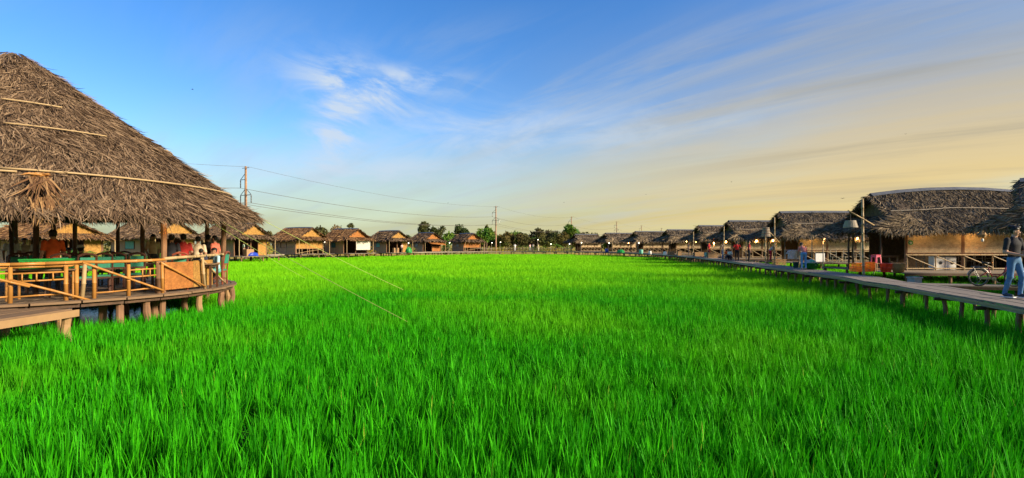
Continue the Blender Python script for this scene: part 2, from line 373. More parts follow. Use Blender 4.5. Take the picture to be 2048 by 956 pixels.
def strips(P, D, Nn, length, width, rg, yaw=0.32, lift=0.05, droop=0.06):
    """palm-leaf strips: arrays of roots, downhill and outward directions -> verts, quads"""
    n = len(P); L = length * rg.uniform(0.55, 1.35, n); w = width * rg.uniform(0.6, 1.3, n)
    T = np.cross(D, Nn); a = rg.normal(0, yaw, n)[:, None]
    Dd = np.cos(a) * D + np.sin(a) * T; Tt = np.cross(Dd, Nn)
    roll = rg.normal(0, 0.5, n)[:, None]; Tt = np.cos(roll) * Tt + np.sin(roll) * Nn
    lf = lift * rg.uniform(0.2, 1.4, n); cu = rg.normal(0, 1, n) * lift * 0.8; sw = rg.normal(0, 0.06, n)
    V = np.zeros((n, 4, 2, 3))
    for r, (t, wd, hh) in enumerate(((0, 0.7, 0.1), (0.38, 1.0, 0.85), (0.74, 0.8, 1.0), (1.0, 0.12, 0.75))):
        h = lf * hh + (cu * t * t) - droop * t * t
        c = P + Dd * (L * t)[:, None] + Nn * h[:, None] + Tt * (sw * t * t * L * 4)[:, None]
        for k, sg in enumerate((-0.5, 0.5)): V[:, r, k] = c + Tt * (w * wd * sg)[:, None]
    b = (np.arange(n) * 8)[:, None]
    Q = np.concatenate([b + np.array([[2 * r, 2 * r + 1, 2 * r + 3, 2 * r + 2]]) for r in range(3)], 0)
    return V.reshape(-1, 3), Q

# ------------------------------------------------------------------ ground, water, rice
def plane(name, x0, y0, x1, y1, z, m, kind='structure', n=1):
    b = MB(); V = []; Fc = []
    for j in range(n + 1):
        for i in range(n + 1): V.append((x0 + (x1 - x0) * i / n, y0 + (y1 - y0) * j / n, z))
    for j in range(n):
        for i in range(n): a = j * (n + 1) + i; Fc.append((a, a + 1, a + n + 2, a + n + 1))
    b.add(V, Fc); return tag(b.build(name, m), kind=kind)
def ground_mat():
    m = bpy.data.materials.new('ground'); m.use_nodes = True; nt = m.node_tree; N = nt.nodes.new; L = nt.links.new
    b = nt.nodes['Principled BSDF']; b.inputs['Roughness'].default_value = 0.95; b.inputs['Specular IOR Level'].default_value = 0.1
    g = N('ShaderNodeNewGeometry'); n = N('ShaderNodeTexNoise'); mp = N('ShaderNodeMapping'); mp.inputs['Scale'].default_value = (0.3, 1, 1)
    L(g.outputs['Position'], mp.inputs[0]); L(mp.outputs[0], n.inputs['Vector']); n.inputs['Scale'].default_value = 0.05; n.inputs['Detail'].default_value = 8
    rp = N('ShaderNodeValToRGB'); L(n.outputs[0], rp.inputs[0]); e = rp.color_ramp.elements
    e[0].position = 0.35; e[0].color = (0.12, 0.15, 0.025, 1); e[1].position = 0.62; e[1].color = (0.42, 0.27, 0.05, 1)
    x = e.new(0.5); x.color = (0.30, 0.25, 0.045, 1)
    L(rp.outputs[0], b.inputs['Base Color']); MATS['ground'] = m
ground_mat()
plane('ground', -4000, -400, 4000, 6000, 0.0, 'ground')
def water_mat():
    m = bpy.data.materials.new('water'); m.use_nodes = True; nt = m.node_tree; N = nt.nodes.new; L = nt.links.new
    b = nt.nodes['Principled BSDF']; b.inputs['Base Color'].default_value = (0.018, 0.024, 0.02, 1); b.inputs['Roughness'].default_value = 0.06; b.inputs['IOR'].default_value = 1.33
    tc = N('ShaderNodeTexCoord'); n = N('ShaderNodeTexNoise'); L(tc.outputs['Object'], n.inputs['Vector']); n.inputs['Scale'].default_value = 5; n.inputs['Detail'].default_value = 4
    bp = N('ShaderNodeBump'); bp.inputs['Strength'].default_value = 0.4; bp.inputs['Distance'].default_value = 0.03; L(n.outputs[0], bp.inputs['Height']); L(bp.outputs[0], b.inputs['Normal'])
    MATS['water'] = m
water_mat()
plane('mud', -48, -12, 48, 122, 0.012, 'mud'); plane('water', -34, -4, -8.2, 27, 0.035, 'water')

PC = Vector((-15.44, 17.0, 0))          # pavilion centre
PR = 6.1                                 # pavilion deck radius
def ring(px, R, far=False):
    """point at radius R round the pavilion centre along the photograph column px"""
    d = np.array([(px - 1024) / F, 1.0]); c = np.array([PC.x, PC.y]); a = d @ d; b = -2 * d @ c; q = c @ c - R * R
    s = max(0.0, b * b - 4 * a * q) ** 0.5; t = (-b + (s if far else -s)) / (2 * a)
    return Vector((d[0] * t, d[1] * t, 0)) - PC       # local

PATH = [(8.2, 2.0), (9.4, 6.0), (10.98, 11.8), (12.4, 16.3), (13.4, 21.5), (14.7, 27), (17.1, 40), (18.9, 50), (21, 66), (21.6, 84), (20.5, 97), (16.5, 107), (8, 114), (-2, 117), (-10.5, 114),
        (-21, 102), (-27.5, 92), (-33.5, 82.5), (-37.5, 71), (-40.5, 60), (-43, 48), (-43.5, 36), (-42, 24)]
def spline(P, step):
    P = [np.array(p, float) for p in P]; out = []
    for i in range(len(P) - 1):
        p0 = P[max(i - 1, 0)]; p1 = P[i]; p2 = P[i + 1]; p3 = P[min(i + 2, len(P) - 1)]
        for t in np.linspace(0, 1, 40, endpoint=False):
            out.append(0.5 * ((2 * p1) + (-p0 + p2) * t + (2 * p0 - 5 * p1 + 4 * p2 - p3) * t * t + (-p0 + 3 * p1 - 3 * p2 + p3) * t ** 3))
    out.append(P[-1]); out = np.array(out); s = np.r_[0, np.cumsum(np.linalg.norm(np.diff(out, axis=0), axis=1))]
    n = int(s[-1] / step); u = np.arange(n + 1) * step
    return np.c_[np.interp(u, s, out[:, 0]), np.interp(u, s, out[:, 1])]

# rice: small tiles of separate blades, scattered over the paddy
def rice_tile(name, size, hills, per, h, w, segs, seed):
    rg = np.random.default_rng(seed); n = hills * per
    gn = int(round(hills ** 0.5)); hills = gn * gn; n = hills * per; gx = np.stack(np.meshgrid(np.arange(gn), np.arange(gn)), -1).reshape(-1, 2); hp = ((gx + rg.uniform(0.0, 1.0, (hills, 2))) / gn - 0.5) * size; hh = rg.uniform(0.70, 1.14, hills)
    base = np.repeat(hp, per, 0) + rg.normal(0, 0.024, (n, 2)); H = np.repeat(hh, per) * h * rg.uniform(0.66, 1.10, n)
    az = rg.uniform(0, 2 * np.pi, n); lean = np.abs(rg.normal(0.0, 0.13, n)) + 0.03; curl = np.abs(rg.normal(0.0, 0.09, n))
    flop = rg.random(n) < 0.02; curl = np.where(flop, curl + 0.6, curl)
    d = np.c_[np.cos(az), np.sin(az)]; tw = az + rg.normal(np.pi / 2, 0.5, n); sx = np.c_[np.cos(tw), np.sin(tw)]
    W = w * rg.uniform(0.7, 1.25, n); rows = segs + 1; V = np.zeros((n, rows, 2, 3))
    for r in range(rows):
        t = r / segs; o = (lean * t + curl * t * t) * H; z = H * t * (1 - 0.28 * curl * t)
        wd = W * (0.35 + 1.9 * t - 2.2 * t * t) if r < segs else W * 0.06
        wd = np.maximum(wd, W * 0.06)
        c = np.c_[base + d * o[:, None], z]
        for k, s in enumerate((-0.5, 0.5)): V[:, r, k] = c + np.c_[sx * (wd * s)[:, None], np.zeros(n)]
    b = (np.arange(n) * rows * 2)[:, None]
    Q = np.concatenate([b + np.array([[2 * r, 2 * r + 1, 2 * r + 3, 2 * r + 2]]) for r in range(segs)], 0)
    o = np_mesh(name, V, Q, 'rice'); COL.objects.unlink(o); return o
def rice():
    coll = bpy.data.collections.new('rice_tiles'); k = 0
    spec = [(1.25, 36, 17, 0.57, 0.0195, 4)] * 7 + [(2.4, 121, 11, 0.56, 0.028, 3)] * 4 + [(4.6, 256, 8, 0.56, 0.055, 2)] * 3
    for i, (s, hl, p, h, w, sg) in enumerate(spec): coll.objects.link(rice_tile('rice_tile_%02d' % i, s, hl, p, h, w, sg, 100 + i))
    rg = np.random.default_rng(5); pts = []; idx = []; rot = []; scl = []
    edge = spline(PATH, 1.0)
    def inside(x, y):
        # the paddy: within the loop of the boardwalk, plus a fringe under the huts on the right
        if y < 2.2 and abs(x) < 3: return False
        if (x - PC.x) ** 2 + (y - PC.y) ** 2 < 5.3 ** 2: return False
        if x < -11.6 and y < 14.5: return y > 4 and False
        if y < 62 and x > 0:
            return x < 24 + 0.3 * max(y, 2) and y > -3
        d = np.hypot(edge[:, 0] - x, edge[:, 1] - y); j = d.argmin(); t = edge[min(j + 1, len(edge) - 1)] - edge[max(j - 1, 0)]
        side = t[0] * (y - edge[j, 1]) - t[1] * (x - edge[j, 0])
        return side > -0.4 * np.linalg.norm(t) and x > -44
    for (y0, y1, st, lo, hi, dens) in ((-3.0, 30, 1.0, 0, 7, 1.0), (30, 62, 2.0, 7, 11, 1.1), (62, 120, 4.0, 11, 14, 1.2)):
        for y in np.arange(y0, y1, st):
            for x in np.arange(-46, 42, st):
                if y < 30 and abs(x) > max(y, 3) * 1.15 + 12: continue
                for rep in range(2 if rg.random() < dens - 1 else 1):
                    xx = x + rg.uniform(-0.12, 0.12) * st; yy = y + rg.uniform(-0.12, 0.12) * st + st / 2
                    if not inside(xx, yy): continue
                    hg = (1.12 if xx > 0.5 * yy + 1 and xx > 7 else 1.0) + 0.13 * math.sin(xx * 0.35 + 1.3 * math.sin(yy * 0.21)) * math.cos(yy * 0.28 + xx * 0.1) + rg.normal(0, 0.035)
                    pts.append((xx, yy, 0.0)); idx.append(int(rg.integers(lo, hi))); rot.append((0, 0, rg.uniform(0, 6.283))); scl.append((1.04, 1.04, hg * 0.93))
    me = bpy.data.meshes.new('rice_plants'); me.from_pydata(pts, [], [])
    a = me.attributes.new('tile', 'INT', 'POINT'); a.data.foreach_set('value', idx)
    a = me.attributes.new('turn', 'FLOAT_VECTOR', 'POINT'); a.data.foreach_set('vector', np.array(rot).ravel())
    a = me.attributes.new('size', 'FLOAT_VECTOR', 'POINT'); a.data.foreach_set('vector', np.array(scl).ravel())
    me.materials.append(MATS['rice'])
    o = bpy.data.objects.new('rice_plants', me); COL.objects.link(o)
    tag(o, 'bright green young rice filling the whole paddy', 'rice', kind='stuff')
    ng = bpy.data.node_groups.new('scatter', 'GeometryNodeTree')
    ng.interface.new_socket('Geometry', in_out='INPUT', socket_type='NodeSocketGeometry'); ng.interface.new_socket('Geometry', in_out='OUTPUT', socket_type='NodeSocketGeometry')
    gi = ng.nodes.new('NodeGroupInput'); go = ng.nodes.new('NodeGroupOutput'); ci = ng.nodes.new('GeometryNodeCollectionInfo'); ip = ng.nodes.new('GeometryNodeInstanceOnPoints')
    ci.inputs['Collection'].default_value = coll; ci.inputs['Separate Children'].default_value = True; ci.inputs['Reset Children'].default_value = True
    ip.inputs['Pick Instance'].default_value = True
    def att(nm, tp):
        n = ng.nodes.new('GeometryNodeInputNamedAttribute'); n.data_type = tp; n.inputs[0].default_value = nm; return n.outputs[0]
    ng.links.new(gi.outputs[0], ip.inputs['Points']); ng.links.new(ci.outputs[0], ip.inputs['Instance'])
    ng.links.new(att('tile', 'INT'), ip.inputs['Instance Index'])
    e2r = ng.nodes.new('FunctionNodeEulerToRotation'); ng.links.new(att('turn', 'FLOAT_VECTOR'), e2r.inputs[0]); ng.links.new(e2r.outputs[0], ip.inputs['Rotation'])
    ng.links.new(att('size', 'FLOAT_VECTOR'), ip.inputs['Scale']); ng.links.new(ip.outputs[0], go.inputs[0])
    md = o.modifiers.new('scatter', 'NODES'); md.node_group = ng
rice()

# ------------------------------------------------------------------ boardwalk round the paddy
def boardwalk():
    root = thing('boardwalk', None, None); tag(root, kind='structure')
    W = 1.45; c = spline(PATH, 2.4); n = len(c)
    t = np.gradient(c, axis=0); t /= np.linalg.norm(t, axis=1)[:, None]; nr = np.c_[t[:, 1], -t[:, 0]]      # outward side
    rg = np.random.default_rng(3); far = MB(); made = 0; lanes = 6
    def pt(i, off): q = c[i] + nr[i] * off; return q
    jz = rg.normal(0, 0.012, n + 1)
    for i in range(n - 1):
        near = np.hypot(*c[i]) < 62 and i < n // 2
        for k in range(lanes):
            a = (k + 0.04) / lanes * W; b = (k + 0.93) / lanes * W; dz = rg.normal(0, 0.006)
            q = [(*pt(i, a), 0), (*pt(i, b), 0), (*pt(i + 1, b), 0), (*pt(i + 1, a), 0)]
            m = MB() if near else far
            ctr = Vector(((q[0][0] + q[2][0]) / 2, (q[0][1] + q[2][1]) / 2, 0))
            V = []
            for zz in (DECK - 0.035 + dz, DECK + dz):
                for j, p in enumerate(q):
                    s = 0.996; V.append((ctr.x + (p[0] - ctr.x) * s, ctr.y + (p[1] - ctr.y) * s, zz + (jz[i] if j < 2 else jz[i + 1])))
            m.add(V, [(3, 2, 1, 0), (4, 5, 6, 7), (0, 1, 5, 4), (1, 2, 6, 5), (2, 3, 7, 6), (3, 0, 4, 7)])
            if near: m.build('plank', 'deck_grey', root); made += 1
    tag(far.build('far_planks', 'deck_grey', root), kind='stuff')
    # stringers along both edges and posts
    post = None
    for i in range(n - 1):
        for off in (0.06, W - 0.08):
            a = pt(i, off); b = pt(i + 1, off)
            MB().beam((*a, DECK - 0.095 + jz[i]), (*b, DECK - 0.095 + jz[i + 1]), 0.07, 0.10).build('stringer', 'bamboo_grey' if off < 1 else 'wood_plank', root)
        a = pt(i, -0.12); b = pt(i, W + 0.1)
        MB().log((*a, DECK - 0.20), (*b, DECK - 0.20), 0.05, 0.045, 7).build('cross_beam', 'wood_dark', root)
        for off in (0.12, W - 0.15):
            p = pt(i, off); lx = rg.normal(0, 0.05); ly = rg.normal(0, 0.05)
            MB().log((p[0] + lx, p[1] + ly, -0.1), (p[0], p[1], DECK - 0.15), rg.uniform(0.055, 0.075), rg.uniform(0.05, 0.065), 8).build('post', 'wood_log', root)
        if i < 34:
            p = pt(i, 0.2) ; q = c[i] + t[i] * 0.5 + nr[i] * 0.2
            for off in (0.14, W - 0.2):
                q = c[i] + t[i] * (1.1 + rg.normal(0, 0.15)) + nr[i] * off
                MB().log((q[0] + rg.normal(0, 0.04), q[1], -0.1), (q[0], q[1], DECK - 0.12), rg.uniform(0.045, 0.065), 0.05, 8).build('post', 'wood_log', root)
    # thin split-bamboo lath nailed along the paddy edge
    for i in range(0, 14):
        a = pt(i, -0.045); b = pt(i + 1, -0.035)
        MB().beam((*a, DECK - 0.05 + jz[i]), (*b, DECK - 0.055 + jz[i + 1]), 0.025, 0.05).build('edge_lath', 'bamboo_pale', root)
    return c, nr, t
BW_C, BW_N, BW_T = boardwalk()
def on_walk(px, off=0.7):
    """point on the boardwalk seen along column px (nearest crossing)"""
    q = BW_C + BW_N * off; best = None
    for i in range(len(q) - 1):
        if q[i, 1] < 5: continue
        a = 1024 + F * q[i, 0] / q[i, 1]; b = 1024 + F * q[i + 1, 0] / q[i + 1, 1]
        if (a - px) * (b - px) <= 0:
            s = (px - a) / (b - a) if abs(b - a) > 1e-6 else 0; p = q[i] + (q[i + 1] - q[i]) * s
            return Vector((p[0], p[1], DECK + 0.012))

# ------------------------------------------------------------------ the big round pavilion
APEX, ER, EXPO = 8.42, 6.78, 1.06
def eave_z(phi): return 3.48 - 0.33 * max(0.0, math.cos(phi + math.radians(55)))
def roof_pt(phi, r):
    ze = eave_z(phi); k = r / ER
    wob = 0.03 * math.sin(5 * phi + 2.0 * k * 3) * k
    return Vector((r * math.cos(phi), r * math.sin(phi), APEX - (APEX - ze) * k ** EXPO + wob))
def pavilion():
    root = thing('thatched_pavilion', 'large round open pavilion with a tall conical palm-thatch roof beside the paddy', 'pavilion', PC)
    rg = np.random.default_rng(11)
    # roof shell
    m = MB(); nph, nr_ = 72, 16; V = []
    for j in range(nr_ + 1):
        for i in range(nph):
            p = roof_pt(2 * math.pi * i / nph, max(0.02, ER * 0.985 * j / nr_)); V.append(p - Vector((0, 0, 0.06)))
    o2 = len(V); V += [p - Vector((0, 0, 0.16)) for p in V]
    Fc = []
    for j in range(nr_):
        for i in range(nph):
            a = j * nph + i; b = j * nph + (i + 1) % nph; c = b + nph; d = a + nph
            Fc.append((a, d, c, b)); Fc.append((a + o2, b + o2, c + o2, d + o2))
    for i in range(nph): a = nr_ * nph + i; b = nr_ * nph + (i + 1) % nph; Fc.append((a, a + o2, b + o2, b))
    m.add(V, Fc); m.build('roof_core', 'thatch_base', root, True)
    # palm leaf thatch
    n = 74000; ph = rg.uniform(0, 2 * np.pi, n); r = ER * np.sqrt(rg.uniform(0.0004, 0.985, n))
    vis = (np.cos(ph - math.radians(-20)) > -0.55) | (rg.random(n) < 0.35); ph = ph[vis]; r = r[vis]
    extra = 8000; phe = rg.uniform(0, 2 * np.pi, extra); re = rg.uniform(ER * 0.90, ER * 0.985, extra); ph = np.r_[ph, phe]; r = np.r_[r, re]; n = len(ph)
    P = np.zeros((n, 3)); D = np.zeros((n, 3)); Nn = np.zeros((n, 3))
    for i in range(n):
        p = roof_pt(ph[i], r[i]); q = roof_pt(ph[i], r[i] + 0.05); d = (q - p).normalized(); t = Vector((-math.sin(ph[i]), math.cos(ph[i]), 0)); nn = t.cross(d)
        if nn.z < 0: nn = -nn
        P[i] = p; D[i] = d; Nn[i] = nn
    # broad wind-blown swirls in the leaf direction
    sw = 0.22 * np.sin(3 * ph + 1.7 * r) + 0.18 * np.sin(7 * ph - 2.3 * r); T = np.cross(D, Nn); D = np.cos(sw)[:, None] * D + np.sin(sw)[:, None] * T
    Vs, Q = strips(P, D, Nn, 0.52, 0.023, rg, 0.30, 0.045, 0.04)
    tag(np_mesh('thatch', Vs, Q, 'thatch', root), kind='stuff')
    # ragged fringe hanging from the eave
    n = 4600; ph = rg.uniform(0, 2 * np.pi, n); P = np.array([roof_pt(a, ER * rg.uniform(0.965, 0.995)) for a in ph]); P[:, 2] -= rg.uniform(0.0, 0.14, n)
    outw = np.c_[np.cos(ph), np.sin(ph), np.zeros(n)]; D = outw * 0.25 + np.c_[np.zeros((n, 2)), -np.ones(n)]; D /= np.linalg.norm(D, axis=1)[:, None]
    Vs, Q = strips(P, D, outw, 0.17, 0.03, rg, 0.35, 0.04, 0.0)
    tag(np_mesh('eave_fringe', Vs, Q, 'thatch', root), kind='stuff')
    # bamboo hoops and laths holding the thatch down
    def rz(z, phi):
        lo, hi = 0.0, ER
        for _ in range(30):
            md = (lo + hi) / 2
            if roof_pt(phi, md).z > z: lo = md
            else: hi = md
        return lo
    def arc(z, a0, a1, nm, mm, rr):
        pts = []
        for k in range(25):
            phi = math.radians(a0 + (a1 - a0) * k / 24); q = roof_pt(phi, rz(z, phi)); pts.append(q + Vector((math.cos(phi) * 0.075, math.sin(phi) * 0.075, 0.075)))
        MB().path(pts, rr, 7).build(nm, mm, root, True)
    arc(4.03, -100, -47, 'bamboo_hoop', 'bamboo_pale', 0.026); arc(4.10, -50, 40, 'bamboo_hoop', 'bamboo_pale', 0.026); arc(4.05, 40, 120, 'bamboo_hoop', 'bamboo_pale', 0.03)
    arc(5.42, -50, -19, 'bamboo_lath', 'bamboo_pale', 0.02); arc(6.22, -52, -28, 'bamboo_lath', 'bamboo_pale', 0.022); arc(5.5, 20, 70, 'bamboo_lath', 'bamboo_pale', 0.022)
    # tied bundle of fresh palm leaf, hanging over the eave
    p0 = ring(88, ER * 0.985); phi = math.atan2(p0.y, p0.x)
    top = roof_pt(phi, rz(3.92, phi)) + Vector((math.cos(phi), math.sin(phi), 0)) * 0.2; out = Vector((math.cos(phi), math.sin(phi), 0)); tg = Vector((-out.y, out.x, 0))
    dn = (roof_pt(phi, ER) - roof_pt(phi, ER * 0.85)).normalized(); nrm = tg.cross(dn); nrm = nrm if nrm.z > 0 else -nrm; tgn, dnn, nn_, outn = (np.array(q) for q in (tg, dn, nrm, out))
    def tuft(nm, n, base, D0, N0, spread, ln, wd, mm, jx):
        P = np.array([np.array(base) + tgn * rg.normal(0, jx) + nn_ * rg.uniform(0, 0.08) for _ in range(n)]); D = np.array([D0 + tgn * s for s in rg.normal(0, spread, n)]); D /= np.linalg.norm(D, axis=1)[:, None]
        Vs, Q = strips(P, D, np.tile(N0, (n, 1)), ln, wd, rg, 0.1, 0.06, 0.03); tag(np_mesh(nm, Vs, Q, mm, root), kind='stuff')
    top = top - out * 0.1 + nrm * 0.06
    tuft('palm_bundle', 90, top, dnn, nn_, 0.22, 0.75, 0.04, 'thatch_red', 0.07)
    lip = roof_pt(phi, ER * 0.97) + nrm * 0.1
    tuft('palm_fringe', 70, lip, np.array((0, 0, -1.0)) + outn * 0.25, outn, 0.22, 0.55, 0.03, 'thatch_red', 0.12)
    tuft('palm_knot', 26, top - tg * 0.1, tgn + np.array((0, 0, 0.1)), nn_, 0.25, 0.26, 0.045, 'bamboo', 0.04); tuft('palm_knot', 26, top + tg * 0.1, -tgn - np.array((0, 0, 0.1)), nn_, 0.25, 0.30, 0.045, 'bamboo', 0.04)
    # timber under the roof
    for k in range(20):
        phi = 2 * math.pi * k / 20 + 0.1
        MB().log(roof_pt(phi, 0.4) - Vector((0, 0, 0.32)), roof_pt(phi, ER * 0.95) - Vector((0, 0, 0.30)), 0.06, 0.05, 6).build('rafter', 'wood_dark', root)
    posts = [ring(327, 5.75), ring(447, 5.75), ring(414, 5.75, True), ring(-40, 5.75), ring(150, 5.75, True), ring(286, 5.75, True), ring(30, 5.75, True)]
    for a in (120, 160, 200, 235): posts.append(Vector((5.75 * math.cos(math.radians(a)), 5.75 * math.sin(math.radians(a)), 0)))
    inner = [bx(72, 14.6, 0) - PC, bx(286, 17.2, 0) - PC, Vector((-2.6, -1.6, 0)), Vector((-2.2, 2.4, 0)), Vector((1.2, 2.9, 0))]
    for p in posts:
        phi = math.atan2(p.y, p.x); p = Vector((p.x, p.y, 0)); MB().log((p.x, p.y, -0.2), (p.x, p.y, roof_pt(phi, p.length).z - 0.2), 0.085, 0.075, 9).build('post', 'wood_log', root)
    for p in inner:
        phi = math.atan2(p.y, p.x); p = Vector((p.x, p.y, 0)); MB().log((p.x, p.y, -0.2), (p.x, p.y, roof_pt(phi, p.length).z - 0.2), 0.065, 0.06, 8).build('post', 'wood_dark', root)
    m = MB(); pts = [roof_pt(a, 5.75) - Vector((0, 0, 0.42)) for a in np.linspace(0, 2 * math.pi, 33)]; m.path(pts, 0.07, 7, cap=False); m.build('ring_beam', 'wood_dark', root)
    # deck of long boards cut to the round, edge boards and joists
    w = 0.2; x = -PR
    deck = MB(); ca, sa = math.cos(0.35), math.sin(0.35)
    while x < PR - 0.02:
        xm = max(abs(x), abs(min(x + w, PR))); l = math.sqrt(max(0.05, PR * PR - min(xm, PR - 0.02) ** 2)); dz = rg.normal(0, 0.004)
        R = Matrix.Rotation(0.35, 3, 'Z'); deck.box(R @ Vector((x + w / 2, 0, DECK - 0.02 + dz)), (w - 0.012, 2 * l, 0.04), R); x += w
    tag(deck.build('deck_boards', 'deck_brown', root), kind='stuff')
    for k in range(40):
        a0 = 2 * math.pi * k / 40; a1 = 2 * math.pi * (k + 1) / 40 - 0.004; R_ = PR + 0.0
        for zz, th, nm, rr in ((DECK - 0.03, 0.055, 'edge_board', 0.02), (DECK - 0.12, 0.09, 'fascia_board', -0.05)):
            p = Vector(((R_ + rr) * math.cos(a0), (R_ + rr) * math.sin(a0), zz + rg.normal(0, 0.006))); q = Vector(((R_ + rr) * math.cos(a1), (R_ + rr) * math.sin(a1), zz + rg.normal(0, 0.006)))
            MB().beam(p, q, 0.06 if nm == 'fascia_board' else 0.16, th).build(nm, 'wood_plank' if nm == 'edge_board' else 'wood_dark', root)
    for k in range(9):
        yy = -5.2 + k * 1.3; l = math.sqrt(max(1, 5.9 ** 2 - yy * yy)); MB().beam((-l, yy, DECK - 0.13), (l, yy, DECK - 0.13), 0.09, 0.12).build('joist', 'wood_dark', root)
    for px in (10, 125, 205, 240, 293, 312, 370, 399, 441, 456, 462):
        p = ring(px, 5.9 if px not in (205, 312, 370) else 5.2); MB().log((p.x + rg.normal(0, 0.05), p.y, -0.2), (p.x, p.y, DECK - 0.08), 0.10, 0.09, 9).build('stilt', 'wood_pale' if px in (125, 399, 456) else 'wood_log', root)
    for k in range(26):
        a = rg.uniform(0, 6.28); r = 5.6 * rg.uniform(0.15, 0.97) ** 0.5; MB().log((r * math.cos(a), r * math.sin(a), -0.2), (r * math.cos(a), r * math.sin(a), DECK - 0.08), 0.085, 0.08, 7).build('stilt', 'wood_log', root)
    # bamboo railing along the field side
    RR = 5.82
    def rp(px, z, R=RR): p = ring(px, R); return Vector((p.x, p.y, z))
    def pole(a, b, r, nm='rail', mm='bamboo', bend=0.01): MB().bamboo(a, b, r, 8, 0.34, bend=bend).build(nm, mm, root, True)
    D0 = DECK
    cols = [-60, 20, 132, 188, 257]
    for px in cols: pole(rp(px, D0 - 0.03), rp(px, D0 + 0.84), 0.05, 'rail_post')
    pole(rp(153, D0 - 0.02), rp(153, D0 + 0.86), 0.05, 'rail_post'); pole(rp(163, D0 - 0.06, RR + 0.1), rp(170, D0 + 0.88, RR + 0.1), 0.05, 'rail_post', 'bamboo_pale')
    pole(rp(318, D0 - 0.05), rp(318, D0 + 0.90), 0.10, 'rail_post', 'wood_log', 0.0); pole(rp(325, D0 - 0.02, RR + .1), rp(324, D0 + 0.86, RR + .1), 0.045, 'rail_post')
    pole(rp(410, D0 - 0.03, RR + 0.13), rp(405, D0 + 0.97, RR + 0.13), 0.045, 'rail_post', 'bamboo_pale')
    tops = [(-60, 0.90), (20, 0.90), (90, 0.91), (165, 0.93), (240, 0.92), (328, 0.94)]
    for (a, za), (b, zb) in zip(tops[:-1], tops[1:]): pole(rp(a, D0 + za), rp(b + 3, D0 + zb), 0.043, 'top_rail')
    for (a, za), (b, zb) in zip(tops[:3], tops[1:4]): pole(rp(a, D0 + za - 0.07, RR - 0.08), rp(b, D0 + zb - 0.07, RR - 0.08), 0.035, 'top_rail')
    pole(rp(328, D0 + 0.96), rp(392, D0 + 1.0), 0.048, 'top_rail', 'bamboo_pale'); pole(rp(388, D0 + 1.0), rp(452, D0 + 1.02), 0.045, 'top_rail', 'bamboo_pale')
    for a, b in ((20, 132), (-60, 20), (188, 257), (257, 318)):
        for z in (0.68, 0.5, 0.14):
            if a == 188 and z > 0.3: continue
            pole(rp(a, D0 + z), rp(b, D0 + z + 0.02), 0.022, 'rail_bar')
    for px in (44, 73, 106, -20, 285, 300): pole(rp(px, D0 + 0.5), rp(px, D0 + 0.68), 0.018, 'rail_spindle')
    for (a, za, b, zb, mm) in ((-60, 0.75, 60, 0.38, 'bamboo'), (20, 0.55, 180, -0.02, 'bamboo'), (165, 0.92, 328, 0.08, 'bamboo'), (322, 0.86, 412, 0.06, 'bamboo'), (402, 0.95, 452, 0.04, 'bamboo_pale')):
        pole(rp(a, D0 + za, RR + 0.13), rp(b, D0 + zb, RR + 0.16), 0.03, 'brace', mm)
    # woven mats tied inside the rail
    def matpanel(a, b, z0, z1, mm):
        m = MB(); k = 6; prev = None
        for i in range(k):
            pa = rp(a + (b - a) * i / k, 0, RR + 0.02); pb = rp(a + (b - a) * (i + 1) / k, 0, RR + 0.02); s = lambda p, z: Vector((p.x, p.y, z))
            m.sheet([s(pa, D0 + z0), s(pb, D0 + z0), s(pb, D0 + z1), s(pa, D0 + z1)], 0.012)
        m.build('woven_mat', mm, root)
    matpanel(329, 386, 0.08, 0.86, 'mat_orange'); matpanel(386.6, 425, 0.08, 0.88, 'mat_gold')
    return root
pav = pavilion()

# approach boardwalk on the left
def approach():
    root = thing('approach_boardwalk', None, None); tag(root, kind='structure')
    for k in range(8):
        x = -11.35 + k * 0.2
        MB().box((x + 0.1, 8.4, 0.965 + random.uniform(-0.006, 0.006)), (0.185, 7.6, 0.045)).build('plank', 'wood_plank', root)
    MB().beam((-9.70, 4.6, 0.89), (-9.66, 12.25, 0.89), 0.05, 0.15).build('edge_beam', 'wood_pale', root)
    MB().beam((-11.3, 4.6, 0.87), (-11.3, 12.0, 0.87), 0.05, 0.12).build('edge_beam', 'wood_plank', root)
    for y in (5.2, 8.2, 10.0, 12.1):
        for x in (-9.82, -11.2): MB().log((x, y, -0.2), (x + 0.03, y, 0.83), 0.10, 0.085, 9).build('post', 'wood_pale' if y > 11 else 'wood_log', root)
approach()

# ropes from the eave to pegs in the paddy
def rope(a, b, sag, label):
    a = Vector(a); b = Vector(b); pts = [a.lerp(b, t) - Vector((0, 0, sag * 4 * t * (1 - t))) for t in np.linspace(0, 1, 24)]
    m = MB(); m.path(pts, 0.009, 5); tag(m.build('guy_rope', 'rope', None, True), label, 'rope', 'guy ropes of the pavilion')
def eave_at(px, dz, far=False): p = ring(px, 6.78, far); return Vector((p.x, p.y, 0)) + PC + Vector((0, 0, eave_z(math.atan2(p.y, p.x)) + dz))
rope(eave_at(419, -0.15), (-12.0, 32.0, 0.45), 0.05, 'faint rope running from the pavilion eave to the farthest peg')
rope(eave_at(438, -0.12), (-2.7, 14.2, 0.42), 0.03, 'longest rope slanting from the pavilion eave into the near rice')
rope(eave_at(518, -0.05), (-4.8, 24.3, 0.42), 0.05, 'rope from the tip of the pavilion eave, upper of the two bright ropes')

